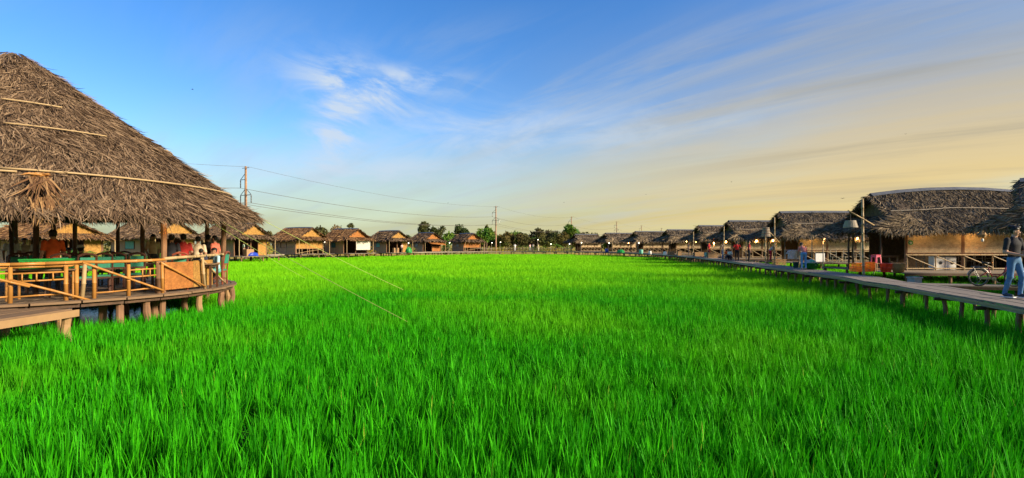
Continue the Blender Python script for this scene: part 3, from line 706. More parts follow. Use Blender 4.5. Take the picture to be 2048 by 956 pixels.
# ------------------------------------------------------------------ chairs, tables, crates in the pavilion
def chair(label, loc, rz, wood='chair_wood', pad='green_pad'):
    t = thing('dining_chair', label, 'chair', loc, rz, 'padded dining chairs in the pavilion')
    for x in (-0.2, 0.2):
        MB().beam((x, -0.2, 0), (x, -0.2, 0.46), 0.045, 0.045).build('leg', wood, t)
        MB().path([(x, 0.2, 0), (x, 0.2, 0.46), (x, 0.24, 0.8), (x * 0.97, 0.29, 1.08)], [0.025, 0.027, 0.025, 0.02], 6).build('leg', wood, t)
    MB().box((0, 0, 0.445), (0.44, 0.44, 0.05)).build('seat_frame', wood, t)
    MB().box((0, -0.01, 0.49), (0.41, 0.41, 0.05)).build('seat_pad', pad, t)
    m = MB(); R = Matrix.Rotation(-0.16, 3, 'X'); m.box((0, 0.258, 0.87), (0.31, 0.045, 0.30), R); m.build('back_pad', pad, t)
    MB().path([(-0.2, 0.285, 1.05), (-0.1, 0.298, 1.10), (0, 0.30, 1.115), (0.1, 0.298, 1.10), (0.2, 0.285, 1.05)], 0.032, 6).build('top_rail', wood, t)
    m = MB(); m.beam((-0.2, 0.235, 0.69), (0.2, 0.235, 0.69), 0.03, 0.05); m.build('back_rail', wood, t)
    for x in (-0.19, 0.19): MB().beam((x, -0.18, 0.2), (x, 0.18, 0.2), 0.02, 0.03).build('stretcher', wood, t)
    return t
PI = math.pi
def turn_to_cam(px, extra=0.0): return math.atan((1024 - px) / F) + PI + extra       # chair back (+y) towards the camera
def inring(px, d):
    p = ring(px, 5.82); return bx(px, p.y + PC.y + d, DECK + 0.004)
def inpav(px, Y): return bx(px, Y, DECK + 0.004)
ch = [(34, 15.2, 0.1, 'green padded chair at the far left, behind the white-shirted diner'), (114, 14.3, 0.25, 'green padded chair low behind the green crate'),
      (148, 15.6, -0.1, 'green padded chair just right of the green crate'), (171, 14.6, 0.15, 'green padded chair below the white-capped diner'),
      (206, 15.4, 0.05, 'second green padded chair right of the capped diner'), (238, 15.9, -0.12, 'green padded chair midway between crate and tall post'),
      (272, 16.3, 0.1, 'green padded chair beside the man in tan shirt'), (60, 17.6, 3.0, 'green padded chair facing out behind the crate'),
      (215, 18.4, 2.9, 'dark chair in the back row below the teal window'), (250, 18.9, 3.2, 'dark chair in the back row next to the post')]
for px, Y, e, lb in ch: chair(lb, inpav(px, Y), turn_to_cam(px, e))
chair('red-brown chair with cream cushion behind the woven mats', inring(358, 0.55), turn_to_cam(358, 0.1), 'chair_red', 'green_pad')
chair('low green seated chair at the right end of the deck', inring(437, 0.6), turn_to_cam(436, 1.2), 'chair_red', 'green_pad')
def table(label, loc, rz, lx=1.3, ly=0.75, top='wood_plank', bamboo_legs=False):
    t = thing('dining_table', label, 'table', loc, rz, 'tables in the pavilion')
    MB().box((0, 0, 0.745), (lx, ly, 0.035)).build('table_top', top, t)
    MB().box((0, 0, 0.69), (lx - 0.16, ly - 0.16, 0.07)).build('apron', 'wood_dark', t)
    for x in (-1, 1):
        for y in (-1, 1):
            m = MB(); a = (x * (lx / 2 - 0.08), y * (ly / 2 - 0.08), 0); b = (a[0], a[1], 0.725)
            if bamboo_legs: m.bamboo(a, b, 0.03)
            else: m.beam(a, b, 0.06, 0.06)
            m.build('leg', 'bamboo' if bamboo_legs else 'chair_wood', t)
    return t
table('bamboo-legged table at the left end holding the green crate', inpav(92, 13.6), 0.3, 1.5, 0.7, 'wood_plank', True)
table('dark table behind the row of green chairs', inpav(185, 16.8), 0.2, 1.6, 0.8)
table('dark table near the tall front post', inpav(262, 17.7), -0.3, 1.2, 0.8)
table('table where the group in red and dark shirts gathers', inpav(392, 17.4), 0.2, 1.2, 0.8)
def crate(name, label, loc, rz, L=0.6, W=0.4, H=0.26, mm='green_plastic', slots=7, rows=2, group=None):
    t = thing(name, label, 'crate', loc, rz, group)
    MB().box((0, 0, 0.012), (L - 0.03, W - 0.03, 0.02)).build('base', mm, t)
    for sx, sy, ax in ((0, -1, 0), (0, 1, 0), (-1, 0, 1), (1, 0, 1)):
        m = MB(); ln = (L if ax == 0 else W) - 0.02
        c = Vector((sx * (L / 2 - 0.012), sy * (W / 2 - 0.012), 0))
        for k in range(rows + 1):
            z = 0.03 + (H - 0.05) * k / rows; m.box(c + Vector((0, 0, z)), (ln if ax == 0 else 0.02, 0.02 if ax == 0 else ln, 0.05 if k in (0, rows) else 0.03))
        ns = slots if ax == 0 else max(3, int(slots * W / L))
        for k in range(ns + 1):
            o = -ln / 2 + ln * k / ns; m.box(c + Vector((o if ax == 0 else 0, 0 if ax == 0 else o, H / 2)), (0.022, 0.022, H))
        m.build('side', mm, t)
    m = MB()
    for sy in (-1, 1): m.box((0, sy * W / 2, H), (L + 0.03, 0.035, 0.03))
    for sx in (-1, 1): m.box((sx * L / 2, 0, H + 0.002), (0.035, W - 0.02, 0.03))
    m.build('rim', mm, t); return t
p = inpav(92, 13.6); crate('plastic_crate', 'large green slotted plastic crate on the table by the bamboo rail', (p.x + 0.08, p.y - 0.05, DECK + 0.775), 0.55, 0.98, 0.5, 0.22, slots=12, rows=2)
# ------------------------------------------------------------------ huts
def quad_strips(A, B, C, D, n, length, width, rg, yaw=0.3, lift=0.06):
    """strips over the slope A-B (top edge) to D-C (eave)"""
    A, B, C, D = (np.array(p, float) for p in (A, B, C, D))
    u = rg.random(n)[:, None]; v = rg.random(n)[:, None]; top = A + (B - A) * u; bot = D + (C - D) * u
    P = top + (bot - top) * v; Dn = bot - top; Dn /= np.linalg.norm(Dn, axis=1)[:, None]
    T = np.tile(B - A + (C - D), (n, 1)); Nn = np.cross(T, Dn); Nn /= np.linalg.norm(Nn, axis=1)[:, None]
    Nn = np.where(Nn[:, 2:3] < 0, -Nn, Nn); P = P + Nn * 0.05
    return strips(P, Dn, Nn, length, width, rg, yaw, lift)
def thatch_part(parts, name, m, root):
    V = []; Q = []; o = 0
    for v, q in parts: V.append(v); Q.append(q + o); o += len(v)
    return tag(np_mesh(name, np.concatenate(V), np.concatenate(Q), m, root), kind='stuff')

def hut_roof(root, x0, x1, yf, yb, ridge, ze, m, n, rg, bow=0.0, length=0.5, width=0.05, cap='ridge_metal', battens=(0.55,), over=0.0):
    """gabled thatch: ridge along x between x0 and x1, eaves at yf and yb"""
    ym = (yf + yb) / 2; seg = 6
    rid = lambda k: Vector((x0 + (x1 - x0) * k / seg, ym, ridge + bow * (1 - (2 * k / seg - 1) ** 2)))
    shell = MB(); parts = []
    for k in range(seg):
        a, b = rid(k), rid(k + 1)
        for y in (yf, yb):
            c = Vector((b.x, y, ze)); d = Vector((a.x, y, ze)); shell.sheet([a, b, c, d] if y == yf else [b, a, d, c], 0.10)
            parts.append(quad_strips(a, b, c, d, int(n * (0.8 if y == yf else 0.36) / seg), length * 0.85, width * 0.75, rg, 0.28, 0.04))
    shell.build('roof_core', 'thatch_base', root)
    # fringe along the eaves and the verges
    for y, k in ((yf, 0.07), (yb, 0.03)):
        q = int(n * k); P = np.c_[rg.uniform(x0, x1, q), np.full(q, y), np.full(q, ze) + rg.uniform(-0.03, 0.08, q)]
        s = -1 if y == yf else 1; D = np.tile(np.array([0, s * 0.45, -0.9]), (q, 1)); N_ = np.tile(np.array([0, s * 0.9, 0.45]), (q, 1)); parts.append(strips(P, D, N_, length * 0.6, width, rg, 0.4, 0.04))
    for x, s in ((x0, -1), (x1, 1)):
        q = int(n * 0.06); t = rg.random(q); sd = np.where(rg.random(q) < 0.5, yf, yb)
        P = np.c_[np.full(q, x), ym + (sd - ym) * t, ridge + (ze - ridge) * t]; D = np.c_[np.full(q, s * 0.5), np.sign(sd - ym) * 0.6, np.full(q, -0.62)]; D /= np.linalg.norm(D, axis=1)[:, None]
        N_ = np.c_[np.full(q, 0.0), np.sign(sd - ym) * 0.7, np.full(q, 0.7)]; parts.append(strips(P, D, N_, length * 0.7, width, rg, 0.4, 0.05))
    thatch_part(parts, 'thatch', m, root)
    # ridge cap folded over both slopes
    m2 = MB(); sl = (ridge - ze) / (ym - yf)
    for k in range(seg):
        a, b = rid(k) + Vector((0, 0, 0.10)), rid(k + 1) + Vector((0, 0, 0.10))
        for s in (-1, 1): m2.sheet([a, b, b + Vector((0, s * 0.3, -0.3 * abs(sl) * 0.9)), a + Vector((0, s * 0.3, -0.3 * abs(sl) * 0.9))], 0.02)
    m2.build('ridge_cap', cap, root)
    for f in battens:
        for s, y in ((-1, yf),):
            pts = [rid(k).lerp(Vector((rid(k).x, y, ze)), f + 0.015 * math.sin(k * 2.1)) + Vector((0, -0.07, 0.09)) for k in range(seg + 1)]
            MB().path(pts, 0.025, 6).build('batten', 'bamboo_grey', root)
    # bargeboards on both verges
    for x in (x0 - 0.02, x1 + 0.02):
        for y in (yf, yb): MB().beam((x, ym, ridge - 0.02), (x, y, ze - 0.02), 0.05, 0.14).build('barge_board', 'wood_dark', root)

def lathframe(root, x0, x1, y, z0, z1, mm, axis='x', nm='woven_panel', th=0.02, bars=1):
    """one woven panel with its thin frame"""
    m = MB()
    if axis == 'x': m.box(((x0 + x1) / 2, y, (z0 + z1) / 2), (x1 - x0, th, z1 - z0))
    else: m.box((y, (x0 + x1) / 2, (z0 + z1) / 2), (th, x1 - x0, z1 - z0))
    p = m.build(nm, mm, root); f = MB(); e = 0.03
    P = (lambda a, z: (a, y, z)) if axis == 'x' else (lambda a, z: (y, a, z))
    for a in (x0, x1): f.beam(P(a, z0), P(a, z1), 0.045, 0.045)
    for z in (z0, z1): f.beam(P(x0, z), P(x1, z), 0.04, 0.05)
    f.build('panel_frame', 'wood_log', p); return p

def field_hut(label, loc, rz, L, D, ridge, ze, n, thm, npan=3, porch=1.9, bow=0.0, seed=1, back=True, strip=0.5, sw=0.05, deckfront=1.4, ridgecap='ridge_metal', full=True):
    """raised hut: long front with hung woven panels over a bamboo rail, porch bay at the gable end"""
    rg = np.random.default_rng(seed); t = thing('thatched_hut', label, 'hut', (loc[0], loc[1], DECK), rz, 'thatched huts behind the right boardwalk')
    hut_roof(t, -0.35, L + 0.3, -0.75, D + 0.7, ridge, ze, thm, n, rg, bow, strip, sw, ridgecap)
    ym = D / 2
    # gable filling and pent skirt over the porch bay
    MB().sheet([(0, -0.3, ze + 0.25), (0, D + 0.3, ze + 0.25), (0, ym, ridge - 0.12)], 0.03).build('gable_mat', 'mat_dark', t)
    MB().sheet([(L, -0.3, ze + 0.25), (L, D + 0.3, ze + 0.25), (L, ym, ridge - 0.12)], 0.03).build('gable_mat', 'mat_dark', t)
    A, B, C, Dd = (-0.1, D + 0.1, ze + 0.75), (-0.1, -0.35, ze + 0.75), (-porch, -0.85, ze - 0.02), (-porch, D + 0.6, ze - 0.02)
    MB().sheet([A, B, C, Dd], 0.07).build('skirt_core', 'thatch_base', t)
    pr = [quad_strips(A, B, C, Dd, int(n * 0.16), strip, sw, rg)]
    A2, B2, C2, D2 = (-0.1, -0.35, ze + 0.75), (0.75, -0.55, ze + 0.30), (0.6, -0.98, ze - 0.03), (-porch, -0.9, ze - 0.03)
    MB().sheet([A2, B2, C2], 0.06).build('skirt_core', 'thatch_base', t); MB().sheet([A2, C2, D2], 0.06).build('skirt_core', 'thatch_base', t)
    pr.append(quad_strips(A2, B2, C2, D2, int(n * 0.12), strip, sw, rg, 0.5, 0.08))
    q = int(n * 0.05); P = np.c_[rg.uniform(-porch, 0.6, q), np.full(q, -0.92), np.full(q, ze) + rg.uniform(-0.05, 0.05, q)]
    pr.append(strips(P, np.tile(np.array([0, -0.3, -0.95]), (q, 1)), np.tile(np.array([0, -0.95, 0.3]), (q, 1)), strip * 0.55, sw, rg, 0.5, 0.05))
    thatch_part(pr, 'skirt_thatch', thm, t)
    # floor, stilts, front edge
    x0, x1 = (-porch + 0.1 if full else 0.0), L
    fl = MB(); y = -deckfront
    while y < D: fl.box(((x0 + x1) / 2, y + 0.1, -0.025 + rg.normal(0, 0.004)), (x1 - x0, 0.19, 0.045)); y += 0.2
    tag(fl.build('floor_boards', 'deck_grey', t), kind='stuff')
    MB().beam((x0, -deckfront - 0.01, -0.09), (x1, -deckfront - 0.01, -0.09), 0.05, 0.12).build('edge_beam', 'wood_dark', t)
    k = max(3, int((x1 - x0) / 1.9))
    for i in range(k + 1):
        x = x0 + 0.15 + (x1 - x0 - 0.3) * i / k
        for yy in (-deckfront + 0.15, D * 0.5, D - 0.1): MB().log((x + rg.normal(0, 0.04), yy, -1.2), (x, yy, -0.06), 0.08, 0.075, 7).build('stilt', 'wood_log', t)
    # wall posts and the back and side walls
    bay = (L - 0.1) / npan
    for i in range(npan + 1):
        x = 0.05 + bay * i; MB().log((x, 0, -0.05), (x, 0, ze + 0.35), 0.06, 0.05, 8).build('post', 'wood_log', t)
        if i in (0, npan): MB().log((x, D - 0.1, -0.05), (x, D - 0.1, ze + 0.3), 0.06, 0.05, 7).build('post', 'wood_log', t)
    for yy in ((-0.45, D * 0.5) if full else ()): MB().log((-porch + 0.35, yy, -0.05), (-porch + 0.35, yy, ze - 0.02), 0.05, 0.045, 7).build('post', 'wood_dark', t)
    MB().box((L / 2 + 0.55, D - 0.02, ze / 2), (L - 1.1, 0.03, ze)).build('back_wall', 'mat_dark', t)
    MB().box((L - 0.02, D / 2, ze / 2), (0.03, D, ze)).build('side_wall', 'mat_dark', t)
    MB().beam((-porch + 0.3 if full else 0, -0.02, ze - 0.03), (L, -0.02, ze - 0.03), 0.06, 0.08).build('wall_plate', 'wood_dark', t)
    # hung panels over the rail
    for i in range(npan):
        a = 0.12 + bay * i; lathframe(t, a, a + bay - 0.14, -0.03 + rg.normal(0, 0.01), 0.92, ze - 0.10, 'mat_tan')
    MB().bamboo((0.0, -0.12, 0.82), (L, -0.12, 0.83), 0.04).build('top_rail', 'bamboo_pale', t)
    MB().bamboo((0.0, -0.12, 0.10), (L, -0.12, 0.10), 0.035).build('bottom_rail', 'bamboo_pale', t)
    nb = npan * 2
    for i in range(nb + 1):
        x = 0.06 + (L - 0.12) * i / nb; MB().bamboo((x, -0.12, -0.02), (x, -0.12, 0.84), 0.036).build('rail_post', 'bamboo_pale', t)
        if i < nb: x2 = 0.06 + (L - 0.12) * (i + 1) / nb; MB().bamboo((x, -0.17, 0.76), (x2, -0.17, 0.14), 0.026).build('brace', 'bamboo_pale', t)
    return t

LAMPN = [0]
def lamp(label, loc, m='bulb_warm', r=0.05, cord=0.25, light=0.0, shade=True, group='lit bulbs hung along the huts'):
    t = thing('hanging_lamp', label, 'lamp', loc, 0, group)
    MB().ball((0, 0, 0), r, 10, sc=(1, 1, 1.15)).build('bulb', m, t, True)
    MB().lathe([(0.018, 0.03 + r), (0.02, 0.09 + r)], n=8).build('socket', 'black_paint', t)
    MB().tube((0, 0, 0.08 + r), (0, 0, 0.08 + r + cord), 0.006, n=5).build('cord', 'wire', t)
    if light:
        l = bpy.data.lights.new('lamp_light', 'POINT'); l.energy = light; l.color = (1.0, 0.55, 0.2); l.shadow_soft_size = r
        lo = bpy.data.objects.new('lamp_light', l); COL.objects.link(lo); lo.parent = t; lo.location = (0, 0, -r - 0.03)
    return t
def wpt(o, p):
    c, s = math.cos(o.rotation_euler.z), math.sin(o.rotation_euler.z); return Vector((o.location.x + c * p[0] - s * p[1], o.location.y + s * p[0] + c * p[1], o.location.z + p[2]))

R8 = field_hut('nearest hut on the right, long grey roof with a bowed ridge', (20.9, 29.3), math.radians(0), 9.2, 4.6, 4.22, 2.2, 24000, 'thatch_grey', 3, 1.9, 0.36, 21, strip=0.55, sw=0.042, deckfront=2.6)
R7 = field_hut('second nearest hut on the right, behind the woman in pink', (23.4, 45.0), math.radians(2), 7.2, 4.6, 4.15, 2.15, 11000, 'thatch_grey', 3, 1.7, 0.05, 22, strip=0.6, sw=0.05, deckfront=2.2)
R6 = field_hut('third hut on the right, behind the two standing people in red', (24.0, 57.5), math.radians(5), 6.6, 4.4, 3.95, 2.1, 5000, 'thatch_grey', 3, 1.6, 0.0, 23, strip=0.6, sw=0.07, deckfront=1.8)
R5 = field_hut('fourth hut on the right, its grey roof half hidden by the third', (25.4, 71), math.radians(8), 6.2, 4.4, 3.9, 2.1, 3500, 'thatch_grey', 2, 1.6, 0.0, 24, strip=0.65, sw=0.08)
R4 = field_hut('fifth hut on the right, with two glowing lamps on its panels', (25.9, 87), math.radians(12), 6.0, 4.4, 3.8, 2.1, 3000, 'thatch_grey', 2, 1.6, 0.0, 25, strip=0.7, sw=0.10)
R3 = field_hut('sixth hut on the right with three tan panels', (23.3, 98), math.radians(16), 6.0, 4.4, 3.8, 2.1, 2600, 'thatch_grey', 3, 1.6, 0.0, 26, strip=0.75, sw=0.11)
R2 = field_hut('seventh hut on the right, next to the farthest one', (20.4, 112), math.radians(20), 5.6, 4.4, 3.8, 2.1, 2300, 'thatch_grey', 3, 1.6, 0.0, 27, strip=0.8, sw=0.12)
R1 = field_hut('farthest hut of the right row, nearest the tree line', (15.3, 122), math.radians(24), 5.2, 4.2, 3.75, 2.1, 2000, 'thatch_grey', 3, 1.5, 0.0, 28, strip=0.8, sw=0.12)

# neighbouring hut whose eave pokes in at the right edge
R9 = field_hut('hut at the right edge with only its low eave and verge in view', (20.5, 21.6), math.radians(-41), 6.5, 4.4, 4.1, 2.1, 6000, 'thatch_grey', 3, 1.7, 0.0, 29, strip=0.5, sw=0.05, deckfront=0.6, full=False)

# lean-to awnings of loose thatch in front of the panels
def awning(label, loc, rz, w, d, z0, z1, n, seed):
    rg = np.random.default_rng(seed); t = thing('thatch_awning', label, 'awning', loc, rz, 'small thatch awnings beside the huts')
    A, B, C, D = (0, 0, z1), (w, 0, z1 + 0.05), (w, -d, z0 + 0.1), (0, -d, z0)
    MB().sheet([A, B, C, D], 0.05).build('awning_core', 'thatch_base', t)
    pr = [quad_strips(A, B, C, D, n, 0.5, 0.055, rg, 0.45, 0.07)]
    q = n // 4; P = np.c_[rg.uniform(0, w, q), np.full(q, -d), np.full(q, z0 + 0.05)]; pr.append(strips(P, np.tile(np.array([0, -0.4, -0.9]), (q, 1)), np.tile(np.array([0, -0.9, 0.4]), (q, 1)), 0.3, 0.06, rg, 0.5, 0.05))
    thatch_part(pr, 'awning_thatch', 'thatch_grey', t)
    for x, y, z in ((0.1, -d + 0.1, z0), (w - 0.1, -d + 0.1, z0 + 0.1), (0.1, -0.05, z1), (w - 0.1, -0.05, z1)):
        MB().bamboo((x, y, -1.0), (x, y, z - 0.02), 0.035).build('pole', 'bamboo_grey', t)
    return t
awning('thatch awning in front of the second nearest hut, under the wicker cage', (20.6, 38.0, DECK), 0.05, 3.7, 1.4, 1.75, 2.2, 900, 31)
awning('thatch awning in front of the third hut, under a cone-shaped cage', (20.3, 49.5, DECK), 0.1, 3.0, 1.4, 1.8, 2.25, 600, 32)
awning('thatch awning before the fourth hut on the right', (21.8, 61.5, DECK), 0.12, 3.0, 1.5, 1.8, 2.2, 500, 33)

def paddy_hut(label, px, Y, ang, L, D, ridge, ze, n, thm, shutter='teal_paint', front='cloth', seed=1, strip=0.7, sw=0.10, cap='ridge_metal', gable='mat_orange', hasdeck=True):
    """hut whose near corner stands at px, Y: boarded side wall with window, open gable-end porch"""
    rg = np.random.default_rng(seed); c = bx(px, Y); camang = math.atan2(-c.y, -c.x); rz = camang + math.radians(ang)
    t = thing('thatched_hut', label, 'hut', (c.x, c.y, DECK), rz, 'thatched huts along the left boardwalk')
    hut_roof(t, -L - 0.35, 0.65, -0.6, D + 0.6, ridge, ze, thm, n, rg, 0.04, strip, sw, cap, battens=())
    ym = D / 2
    MB().sheet([(0.35, -0.25, ze + 0.25), (0.35, D + 0.25, ze + 0.25), (0.35, ym, ridge - 0.10)], 0.03).build('gable_mat', gable, t)
    MB().sheet([(-L, -0.25, ze + 0.25), (-L, D + 0.25, ze + 0.25), (-L, ym, ridge - 0.10)], 0.03).build('gable_mat', 'mat_dark', t)
    A, B, C, Dd = (0.30, D + 0.2, ze + 0.42), (0.30, -0.2, ze + 0.42), (1.25, -0.45, ze - 0.05), (1.25, D + 0.45, ze - 0.05)
    MB().sheet([A, B, C, Dd], 0.06).build('skirt_core', 'thatch_base', t)
    thatch_part([quad_strips(A, B, C, Dd, n // 7, strip * 0.7, sw, rg)], 'skirt_thatch', thm, t)
    # floor and stilts
    fl = MB(); y = -0.9
    while y < D + 0.3: fl.box((-L / 2 + 1.0, y + 0.1, -0.025), (L + 2.6, 0.19, 0.045)); y += 0.2
    tag(fl.build('floor_boards', 'deck_grey', t), kind='stuff')
    for x in (-L + 0.2, -L / 2, 0.1, 2.0):
        for yy in (-0.75, D / 2, D): MB().log((x, yy, -1.2), (x, yy, -0.06), 0.09, 0.08, 7).build('stilt', 'wood_log', t)
    # boarded side wall with a window opening
    wx0, wx1, wz0, wz1 = -L * 0.62, -L * 0.40, 0.95, 1.75
    x = -L; i = 0
    while x < -0.02:
        w = min(0.24, -x); xa, xb = x, x + w - 0.012
        for (z0, z1) in (((0, wz0), (wz1, ze + 0.25)) if (xb > wx0 and xa < wx1) else ((0, ze + 0.25),)):
            MB().box(((xa + xb) / 2, rg.normal(0, 0.006), (z0 + z1) / 2), (xb - xa, 0.03, z1 - z0)).build('wall_board', 'board_wall', t)
        x += w
    wn = MB().box(((wx0 + wx1) / 2, 0.02, (wz0 + wz1) / 2), (wx1 - wx0 + 0.2, 0.02, wz1 - wz0)).build('window', 'black_paint', t)
    for s in (0, 1):
        a = wx0 + 0.01 + s * (wx1 - wx0) / 2; b = a + (wx1 - wx0) / 2 - 0.02
        m = MB(); m.box(((a + b) / 2, -0.035, (wz0 + wz1) / 2), (b - a, 0.025, wz1 - wz0 - 0.03))
        for k in range(4): m.box(((a + b) / 2, -0.055, wz0 + 0.12 + k * (wz1 - wz0 - 0.24) / 3), (b - a - 0.02, 0.015, 0.04))
        m.build('shutter', shutter, wn)
    f = MB()
    for xx in (wx0 - 0.03, wx1 + 0.03): f.beam((xx, -0.03, wz0 - 0.05), (xx, -0.03, wz1 + 0.05), 0.05, 0.05)
    for zz in (wz0 - 0.03, wz1 + 0.03): f.beam((wx0, -0.032, zz), (wx1, -0.032, zz), 0.05, 0.05)
    f.build('window_frame', 'wood_log', wn)
    # posts, back, far side
    for p in ((0, 0), (0, D), (-L, 0), (-L, D), (0, D * 0.5)): MB().log((p[0], p[1], -0.05), (p[0], p[1], ze + 0.2), 0.07, 0.06, 7).build('post', 'wood_log', t)
    for yy in (-0.3, D + 0.3): MB().log((1.15, yy, -0.05), (1.15, yy, ze - 0.06), 0.05, 0.045, 7).build('porch_post', 'bamboo_pale', t)
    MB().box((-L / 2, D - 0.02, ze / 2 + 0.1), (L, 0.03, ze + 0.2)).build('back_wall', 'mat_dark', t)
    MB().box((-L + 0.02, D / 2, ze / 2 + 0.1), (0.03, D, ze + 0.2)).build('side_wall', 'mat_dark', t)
    # gable-end front: an opening beside a panel
    if front == 'cloth':
        m = MB(); k = 14
        for i in range(k):
            a = D * 0.42 + (D * 0.62) * i / k; b = D * 0.42 + (D * 0.62) * (i + 1) / k
            m.sheet([(0.62 + 0.03 * math.sin(i * 1.3), a, 0.55), (0.62 + 0.03 * math.sin((i + 1) * 1.3), b, 0.55), (0.62, b, ze - 0.15), (0.62, a, ze - 0.15)], 0.008)
        m.build('hung_cloth', 'white_cloth', t)
    elif front == 'mats':
        for a, b in ((0.05, D * 0.36), (D * 0.37, D * 0.98)): lathframe(t, a, b, 0.05, 0.80, ze - 0.08, gable, 'y')
        for yy in np.linspace(0.1, D, 6): MB().bamboo((0.08, yy, 0), (0.08, yy, 0.8), 0.04).build('rail_post', 'bamboo_pale', t)
        MB().bamboo((0.12, 0.1, 0.1), (0.12, D, 0.75), 0.03).build('brace', 'bamboo_pale', t)
    elif front == 'door':
        lathframe(t, 0.1, D * 0.30, 0.03, 0.05, ze - 0.05, gable, 'y'); lathframe(t, D * 0.62, D * 0.98, 0.03, 0.05, ze - 0.05, gable, 'y')
        d = MB().box((0.0, D * 0.46, 0.95), (0.04, D * 0.26, 1.85)).build('door', 'board_wall', t)
    elif front == 'awning':
        m = MB(); m.sheet([(0.2, D * 0.15, ze - 0.1), (0.2, D * 1.0, ze - 0.1), (1.6, D * 1.05, ze - 0.85), (1.6, D * 0.2, ze - 0.55)], 0.03); m.build('flap', 'mat_orange', t)
        lathframe(t, D * 0.5, D * 0.98, 0.03, 0.05, 1.1, gable, 'y')
    else:
        MB().box((0.75, D * 0.3, 0.42), (0.5, 1.1, 0.84)).build('counter', 'wood_pale', t)
        lathframe(t, D * 0.72, D * 0.98, 0.03, 0.05, ze - 0.05, 'mat_gold', 'y')
    return t
L7 = paddy_hut('small farthest hut of the left row with an orange woven front', 927, 117, 34, 4.3, 4.4, 3.85, 2.15, 1600, 'thatch', 'metal_grey', 'mats', 41, 0.9, 0.13)
L6 = paddy_hut('small left-row hut with an orange flap awning at its front', 846, 111, 36, 4.3, 4.5, 3.85, 2.15, 1700, 'thatch', 'metal_grey', 'awning', 42, 0.85, 0.13)
L5 = paddy_hut('left-row hut with a teal window and an open cluttered front', 773, 97, 38, 4.7, 4.7, 3.9, 2.2, 1900, 'thatch', 'teal_paint', 'open', 43, 0.8, 0.12, gable='mat_gold')
L4 = paddy_hut('left-row hut with a white cloth hung across its front', 687, 88, 40, 4.7, 4.9, 4.0, 2.2, 2200, 'thatch_red', 'teal_dark', 'cloth', 44, 0.8, 0.11)
L3 = paddy_hut('left-row hut with patterned board wall and raised orange mats', 591, 82, 40, 5.0, 5.2, 4.0, 2.2, 2600, 'thatch_red', 'board_wall', 'mats', 45, 0.75, 0.11, gable='mat_gold')
L2 = paddy_hut('left-row hut with open front where a pale-green shirted person stands', 468, 66, 42, 5.4, 5.0, 4.0, 2.2, 3200, 'thatch', 'board_wall', 'open', 46, 0.65, 0.09, gable='mat_gold')
L1 = paddy_hut('large left hut with bright teal shutters, seen under the pavilion eave', 300, 56, 36, 5.8, 5.0, 4.0, 2.15, 3600, 'thatch', 'teal_paint', 'open', 47, 0.6, 0.08, gable='mat_gold')
L0 = paddy_hut('leftmost hut behind the pavilion, only its golden eave showing', 60, 43, 30, 5.5, 5.5, 3.35, 1.9, 3200, 'thatch_red', 'board_wall', 'open', 48, 0.6, 0.07, gable='mat_gold')

# bamboo bars nailed on the patterned wall (lies on the third hut's boards)
for (x0, z0, x1, z1) in ((-4.6, 0.3, -3.3, 0.3), (-4.6, 0.9, -3.6, 1.5), (-4.5, 1.6, -3.4, 0.5), (-1.9, 0.4, -0.4, 0.4), (-1.9, 1.0, -0.4, 1.0), (-1.9, 1.6, -0.5, 1.6), (-4.8, 1.9, -0.2, 1.9), (-2.0, 0.2, -2.0, 1.9)):
    MB().bamboo((x0, -0.05, z0), (x1, -0.05, z1), 0.035).build('wall_bar', 'bamboo_grey', L3)
# ------------------------------------------------------------------ trees and plants
def leaf_cloud(P, size, rg, up=0.3):
    n = len(P); a = rg.normal(0, 1, (n, 3)); a /= np.linalg.norm(a, axis=1)[:, None]; b = rg.normal(0, 1, (n, 3)); b -= a * (a * b).sum(1)[:, None]; b /= np.linalg.norm(b, axis=1)[:, None]
    s = (size * rg.uniform(0.5, 1.3, n))[:, None]; V = np.stack([P - a * s, P + b * s * 0.45, P + a * s, P - b * s * 0.45], 1).reshape(-1, 3)
    return V, (np.arange(n) * 4)[:, None] + np.array([[0, 1, 2, 3]])
def make_tree(name, label, loc, h, crown, seed, leaf='leaf_dark', bark='bark', nleaf=900, lsize=0.4, trunk=0.4, clumps=12, group='trees beyond the huts', flat=1.0):
    """crown = (rx, rz) half sizes; trunk = share of the height below the crown"""
    rg = np.random.default_rng(seed); t = thing(name, label, 'tree', loc, rg.uniform(0, 6), group)
    rx, rz_ = crown; cz = h - rz_; m = MB()
    m.path([(0, 0, -0.2), (rg.normal(0, 0.1), rg.normal(0, 0.1), h * 0.3), (rg.normal(0, 0.2), rg.normal(0, 0.2), cz), (0, 0, h - rz_ * 0.5)], [h * 0.028, h * 0.022, h * 0.016, h * 0.006], 7)
    C = []
    for k in range(clumps):
        d = rg.normal(0, 1, 3); d /= np.linalg.norm(d); r = rg.uniform(0.35, 0.85); c = np.array([d[0] * rx * r, d[1] * rx * r, cz + d[2] * rz_ * r * flat]); C.append(c)
        m.path([(0, 0, min(c[2], cz) - rz_ * 0.35), tuple(c * np.array([0.5, 0.5, 0]) + np.array([0, 0, (c[2] + cz) / 2 - 0.1])), tuple(c)], [h * 0.011, h * 0.008, h * 0.003], 5)
    m.build('trunk', bark, t)
    P = []
    for c in C:
        q = nleaf // clumps; d = rg.normal(0, 1, (q, 3)); d /= np.linalg.norm(d, axis=1)[:, None]; P.append(c + d * (rg.uniform(0.2, 1.0, (q, 1)) ** 0.5) * np.array([rx, rx, rz_]) * rg.uniform(0.40, 0.58))
    V, Q = leaf_cloud(np.concatenate(P), lsize, rg); tag(np_mesh('crown', V, Q, leaf, t), kind='stuff'); return t
def gp(px, Y): return Vector(((px - 1024) / F * Y, Y, 0.0))
